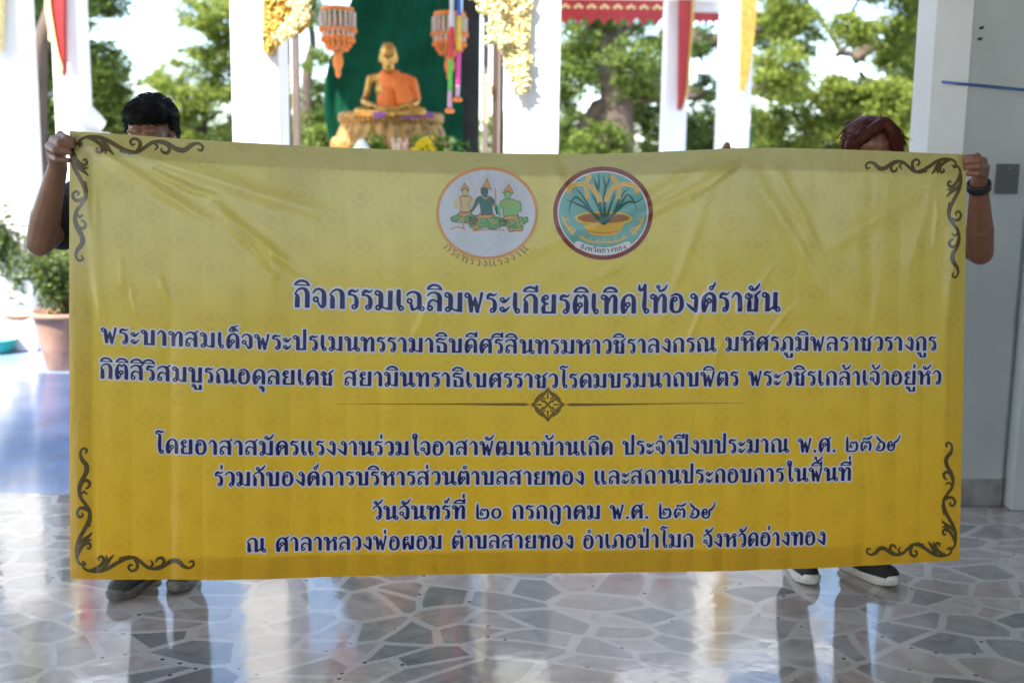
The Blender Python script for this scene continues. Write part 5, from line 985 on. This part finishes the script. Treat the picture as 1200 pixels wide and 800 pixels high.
# ------------------------------------------------------------------ people
def skinmat(name,c):
    m=mat(name,c,.48,.10,18,.10,160); b=m.node_tree.nodes['Principled BSDF']; b.inputs['Subsurface Weight'].default_value=.08; b.inputs['Subsurface Radius'].default_value=(.01,.004,.002); return m
def V3(px,py,Y): return Vector(at(px,py,Y))
def person(label,head_px,Yb,top_py,foot,toe,hands,elbows,skin,hair_m,shirt_m,trou_m,hair_kind,scale=1.0,sleeve=.55,loose=.07,wide=.185):
    """head_px: column of the head; Yb: distance of the spine; hands: (wrist, knuckles[4], mid[4], tips[4], thumb) in world space"""
    hx,_,ht=at(head_px,top_py,Yb); H=ht; s=H/1.72
    e=empty('person',(hx,Yb,0),label,'person')
    Lc=lambda x,y,z:Vector((hx+x*s,Yb+y*s,z*s))
    sk=MB()
    # head: skull, face, jaw, nose, brows, ears, neck; faces the camera
    sk.ball(Lc(0,.012,1.615),(.074*s,.093*s,.098*s)); sk.ball(Lc(0,-.03,1.565),(.066*s,.065*s,.085*s)); sk.ball(Lc(0,-.045,1.515),(.05*s,.05*s,.04*s))
    sk.cap(Lc(0,-.096,1.572),Lc(0,-.112,1.545),.009*s,.014*s); 
    for q in (-1,1):
        sk.ball(Lc(q*.018,-.098,1.542),(.009*s,)*3); sk.cap(Lc(q*.014,-.090,1.598),Lc(q*.046,-.080,1.599),.009*s,.007*s); sk.ball(Lc(q*.076,.005,1.585),(.008*s,.02*s,.03*s)); sk.ball(Lc(q*.04,-.075,1.54),(.022*s,.02*s,.022*s))
    sk.cap(Lc(-.022,-.092,1.518),Lc(.022,-.092,1.518),.008*s,.008*s); sk.cap(Lc(-.018,-.088,1.507),Lc(.018,-.088,1.507),.009*s,.009*s)
    sk.cap(Lc(0,.02,1.53),Lc(0,.03,1.42),.055*s,.06*s)
    # torso and legs below the clothes
    sk.cap(Lc(0,.03,1.36),Lc(0,.02,1.0),.12*s,.12*s); sk.cap(Lc(-.13,.03,1.38),Lc(.13,.03,1.38),.06*s,.06*s)
    sh=[Lc(-wide,.02,1.385),Lc(wide,.02,1.385)]; arms=[]
    for k in (0,1):
        hd=hands[k]; wr=hd['wrist']; el=elbows[k]
        sk.cap(sh[k],el,.052*s,.043*s); sk.cap(el,el.lerp(wr,.35),.043*s,.046*s); sk.cap(el.lerp(wr,.3),wr,.045*s,.028*s)
        K=hd['kn']; pc=sum(K,Vector())/4
        for q in K: sk.cap(wr.lerp(q,.12),q,.019*s,.0125*s)
        sk.cap(wr,wr.lerp(pc,.6),.027*s,.026*s)
        for i in range(4):
            r=(.0098,.0104,.0102,.0088)[i]*s; sk.cap(K[i],hd['mid'][i],r*1.12,r); sk.cap(hd['mid'][i],hd['tip'][i],r,r*.82)
        t=hd['thumb']; sk.cap(t[0],t[1],.0145*s,.0125*s); sk.cap(t[1],t[2],.0125*s,.0105*s)
    hips=[Lc(-.09,.03,.92),Lc(.09,.03,.92)]
    for k in (0,1):
        an=foot[k]+Vector((0,0,.085)); kn=hips[k].lerp(an,.5)+Vector((0,-.03,0)); sk.cap(hips[k],kn,.082*s,.055*s); sk.cap(kn,an,.054*s,.036*s); sk.cap(an,foot[k].lerp(toe[k],.6)+Vector((0,0,.045)),.038*s,.03*s)
    link('body',voxel(sk,.0042,3,.45),skin,e)
    # shirt
    c=MB(); c.cap(Lc(0,.03,1.335),Lc(0,.01,.92),.165*s,.172*s,seg=20); c.ball(Lc(0,-.03,1.1),(.19*s,.15*s,.24*s)); c.cap(Lc(-.15,.03,1.385),Lc(.15,.03,1.385),.072*s,.072*s); c.cap(Lc(-.04,.03,1.42),Lc(.04,.03,1.42),.07*s,.07*s)
    for k in (0,1): c.cap(sh[k],sh[k].lerp(elbows[k],sleeve),.08*s,loose*s)
    link('shirt',voxel(c,.011,4),shirt_m,e)
    c=MB(); c.cap(Lc(-.08,.03,.95),Lc(.08,.03,.95),.12*s,.12*s)
    for k in (0,1):
        an=foot[k]+Vector((0,0,.13)); kn=hips[k].lerp(an,.5)+Vector((0,-.03,0)); c.cap(hips[k],kn,.105*s,.08*s); c.cap(kn,an,.08*s,.062*s)
    link('trousers',voxel(c,.011,4),trou_m,e)
    for q in (-1,1):
        b=MB(); b.ball(Lc(q*.031,-.080,1.572),(.013*s,.009*s,.0085*s)); b.build('eye',mat('eye white',(.7,.68,.64),.2,.02),e)
    # hair: cap of the skull plus many short strands for a broken outline
    h=MB(); rg=random.Random(int(head_px))
    if hair_kind=='short':
        h.ball(Lc(0,.03,1.648),(.084*s,.094*s,.082*s)); h.ball(Lc(0,.05,1.60),(.081*s,.08*s,.09*s)); h.ball(Lc(0,-.032,1.655),(.075*s,.064*s,.052*s))
        for q in (-1,1): h.cap(Lc(q*.074,-.02,1.655),Lc(q*.076,.0,1.60),.014*s,.01*s)
    else:
        h.ball(Lc(0,.036,1.648),(.093*s,.098*s,.086*s)); h.ball(Lc(0,.06,1.56),(.094*s,.075*s,.14*s))
        for q in (-1,1):
            h.cap(Lc(.03,-.045,1.702),Lc(.03+q*.035-.01,-.066,1.675),.026*s,.025*s); h.cap(Lc(.03+q*.035-.01,-.066,1.675),Lc(q*.078,-.05,1.63),.025*s,.026*s); h.cap(Lc(q*.08,-.045,1.64),Lc(q*.092,-.02,1.46),.027*s,.022*s)
    hm=voxel(h,.006,9); o=link('hair',hm,hair_m,e)
    st_=MB(); vs_=[v.co.copy() for v in hm.vertices]; ns=[v.normal.copy() for v in hm.vertices]
    for i in rg.sample(range(len(vs_)),min(1500 if hair_kind=='short' else 900,len(vs_))):
        p=vs_[i]; n=ns[i]
        if hair_kind!='short' and p.z<1.60*s: continue
        d=Vector((rg.gauss(0,.3),rg.gauss(0,.3),-.2)) if hair_kind=='short' else (p-Lc(rg.gauss(.0,.01),.0,1.74))+Vector((rg.gauss(0,.01),rg.gauss(0,.01),-.02))
        t=(d-n*d.dot(n)); t=t.normalized() if t.length>1e-3 else n
        L=(.022 if hair_kind=='short' else .05)*s*rg.uniform(.6,1.3); hk=1 if hair_kind=='short' else .12; st_.tube([p-n*.002,p+t*L*.5+n*.005*s*hk,p+t*L+n*rg.uniform(-.004,.005)*s*hk],[.0016,.0014,.0004],4,cap=False)
    st_.build('strand',hair_m,o)
    return e,Lc,s
def shoe(parent,heel,toe,L,up,sole,top_h=.085,w_=.046,lace=True):
    """low trainer: curved upper melted from capsules, thick rubber sole, toe cap, laces"""
    d=(toe-heel); d.z=0; d.normalize(); sd=Vector((-d.y,d.x,0)); heel=Vector((heel.x,heel.y,0)); P=lambda a,b,z:heel+d*a*L+sd*b+Vector((0,0,z))
    u=MB(); u.cap(P(.10,0,.055),P(.5,0,.055),w_*.80,w_*.98); u.cap(P(.45,0,.052),P(.86,0,.045),w_*1.0,w_*.76); u.cap(P(.12,0,.085),P(.36,0,.08),w_*.72,w_*.72); u.cap(P(.3,0,.088),P(.7,0,.055),w_*.6,w_*.6)
    o=link('shoe',voxel(u,.006,4),up,parent)
    prof=[(-.03,.030),(.0,.036),(.15,.038),(.4,.040),(.62,.050),(.78,.049),(.92,.036),(1.0,.014),(1.01,0.)]
    ol=[P(a,b,0) for a,b in prof]+[P(a,-b*.92,0) for a,b in prof[::-1][1:]]; n=len(ol); b=MB()
    rings=[(0.002,.94),(.006,1.),(.024,1.03),(.030,.98)]; c=sum(ol,Vector())/n
    v=[]
    for z,k in rings:
        for i,p in enumerate(ol): a=((p-heel).dot(d))/L; v.append(c+(p-c)*k+Vector((0,0,z+(.016*max(0,a-.72)**1*2.2))))
    f=[tuple(range(n))[::-1],tuple(range((len(rings)-1)*n,len(rings)*n))]+[(r*n+i,r*n+(i+1)%n,(r+1)*n+(i+1)%n,(r+1)*n+i) for r in range(len(rings)-1) for i in range(n)]
    b.add(v,f); b.build('sole',sole,o)
    t=MB(); t.ball(P(.93,0,.036),(w_*.72,w_*.5,.020),rot=Matrix.Rotation(math.atan2(d.y,d.x)-math.pi/2,3,'Z')); t.build('toe_cap',sole,o)
    if lace:
        t=MB()
        for k in range(4): a=.42+.09*k; z=.128-.085*(a-.36)*1.15; t.tube([P(a,-.026,z-.012),P(a+.02,0,z+.006),P(a,.026,z-.012)],.0035,6)
        t.build('lace',sole,o)
    return o
def fist(wr,kn,mid,tip,thumb): return dict(wrist=wr,kn=kn,mid=mid,tip=tip,thumb=thumb)
# man at the left: his right hand grips the top left corner
yb=3.25
hr=fist(V3(68,194,3.34),[V3(60,182,3.30),V3(57,171,3.28),V3(62,163,3.27),V3(71,158,3.26)],[V3(67,186,3.225),V3(65,176,3.205),V3(70,167,3.20),V3(78,161,3.205)],[V3(80,188,3.222),V3(82,179,3.212),V3(85,171,3.21),V3(87,164,3.212)],[V3(72,180,3.33),V3(80,170,3.315),V3(88,162,3.30)])
def top_fist(u,dx,lift,back=.035):
    """a hand hooked over the top edge from behind, at banner parameter u"""
    c=[Vector(Bpt(np.array(u+dx*(i-1.5)*.0078),np.array(1.))) for i in range(4)]; n=Vector(NB); z=Vector((0,0,1))
    kn=[p-n*back+z*(lift-.012-.016*(i!=1)) for i,p in enumerate(c)]; mid=[p-n*.012+z*(lift-.018*(i!=1)) for i,p in enumerate(c)]; tip=[p-n*.028-z*.03 for p in c]; wr=sum(c,Vector())/4-n*.075-z*.055
    th_=[wr+Vector((0,0,.0)),sum(c,Vector())/4-n*.03-z*.05,sum(c,Vector())/4-n*.02-z*.03-Vector((.02*dx,0,0))]
    return fist(wr,kn,mid,tip,th_)
def under_hand(u,v,dx):
    c=[Vector(Bpt(np.array(u+dx*(i-1.5)*.0078),np.array(v-.004*i))) for i in range(4)]; n=Vector(NB); z=Vector((0,0,1))
    return fist(sum(c,Vector())/4-n*.10-z*.07,[p-n*.045-z*.01 for p in c],[p-n*.022+z*.015 for p in c],[p-n*.018-z*.012 for p in c],[c[0]-n*.08-z*.05,c[0]-n*.05-z*.03+Vector((-.02*dx,0,0)),c[0]-n*.022-z*.01])
hl=under_hand(.245,.955,1)
S1=skinmat('tanned skin',(.235,.115,.066)); S2=skinmat('warm brown skin',(.25,.105,.062))
M_blkshirt=mat('black cotton',(.010,.010,.012),.85,.3,30,.3,120); M_trou=mat('dark grey trousers',(.03,.03,.034),.85,.2,20,.2,80)
f0=fl(133,706); f1=fl(206,697)
toeL=Vector((f0[0],f0[1]-.02,0)); toeR=Vector((f1[0],f1[1]-.01,0)); heelL=toeL+Vector((.05,.275,0)); heelR=toeR+Vector((-.015,.275,0))
man,Lm,sm=person('dark haired person in black shirt gripping the left corner of the banner',175,3.80,112,[heelL+Vector((0,-.05,0)),heelR+Vector((0,-.05,0))],[toeL,toeR],[hr,hl],[V3(47,284,3.47),Vector((-.62,3.62,1.22))],S1,mat('black hair',(.006,.005,.005),.7,.4,60,.2,200,spec=.2),M_blkshirt,M_trou,'short',sleeve=.58,loose=.098,wide=.215)
M_gshoe=mat('olive grey mesh trainer',(.055,.055,.05),.7,.35,60,.4,140); M_gsole=mat('worn grey rubber',(.15,.145,.125),.8,.3,30,.3,70)
for h_,t_ in ((heelL,toeL),(heelR,toeR)): shoe(man,h_,t_,.275,M_gshoe,M_gsole)
# woman at the right: her left hand grips the top right corner, her right hand hooks over the top edge
wl_=fist(V3(1147,213,3.60),[V3(1153,204,3.57),V3(1156,196,3.55),V3(1153,188,3.54),V3(1145,183,3.53)],[V3(1146,203,3.49),V3(1148,195,3.475),V3(1146,188,3.47),V3(1139,184,3.475)],[V3(1134,204,3.495),V3(1132,197,3.485),V3(1131,190,3.48),V3(1130,184,3.482)],[V3(1146,204,3.59),V3(1138,194,3.575),V3(1131,188,3.565)])
ur,vr=uv_of(np.array([857.]),np.array([177.]))
wr_=top_fist(float(ur[0]),1,.012)
f2=fl(953,690); f3=fl(1052,691)
tL=Vector((f2[0],f2[1]+.01,0)); tR=Vector((f3[0],f3[1]+.01,0)); hL=tL+Vector((-.02,.25,0)); hR=tR+Vector((-.13,.215,0))
wom,Lw,sw=person('person with reddish brown hair and black wristband holding the right banner corner',1022,4.02,139,[hL+Vector((0,-.045,0)),hR+Vector((.02,-.04,0))],[tL,tR],[wr_,wl_],[Vector((.90,3.78,1.22)),V3(1149,296,3.74)],S2,mat('reddish brown hair',(.075,.016,.010),.55,.4,60,.25,160,spec=.22),mat('dark maroon cloth',(.03,.012,.014),.85,.2,30,.3,120),mat('black trousers',(.012,.012,.014),.85,.2,20,.2,80),'long',sleeve=.42)
M_bshoe=mat('black knit trainer',(.008,.008,.009),.75,.3,60,.4,140); M_wsole=mat('off white rubber',(.55,.53,.5),.6,.12,30,.15,60)
for h_,t_ in ((hL,tL),(hR,tR)): shoe(wom,h_,t_,.25,M_bshoe,M_wsole,lace=False)
# wristband
a=wl_['wrist'].lerp(V3(1149,296,3.74),.06); d=(V3(1149,296,3.74)-wl_['wrist']).normalized(); b=MB()
q=[]; sd=d.orthogonal().normalized(); s2=d.cross(sd)
v=[];f=[];n=28
for r_,h_ in ((.036,-.015),(.0385,-.011),(.0385,.011),(.036,.015),(.030,.014),(.030,-.014)):
    for i in range(n): t=2*math.pi*i/n; v.append(a+d*h_+(sd*math.cos(t)+s2*math.sin(t))*r_)
for k in range(6):
    for i in range(n): f.append((k*n+i,k*n+(i+1)%n,((k+1)%6)*n+(i+1)%n,((k+1)%6)*n+i))
b.add(v,f); tag(b.build('wristband',mat('black rubber strap',(.012,.012,.013),.5,.2,50)),'black wristband on the raised wrist at the right banner corner','wristband')
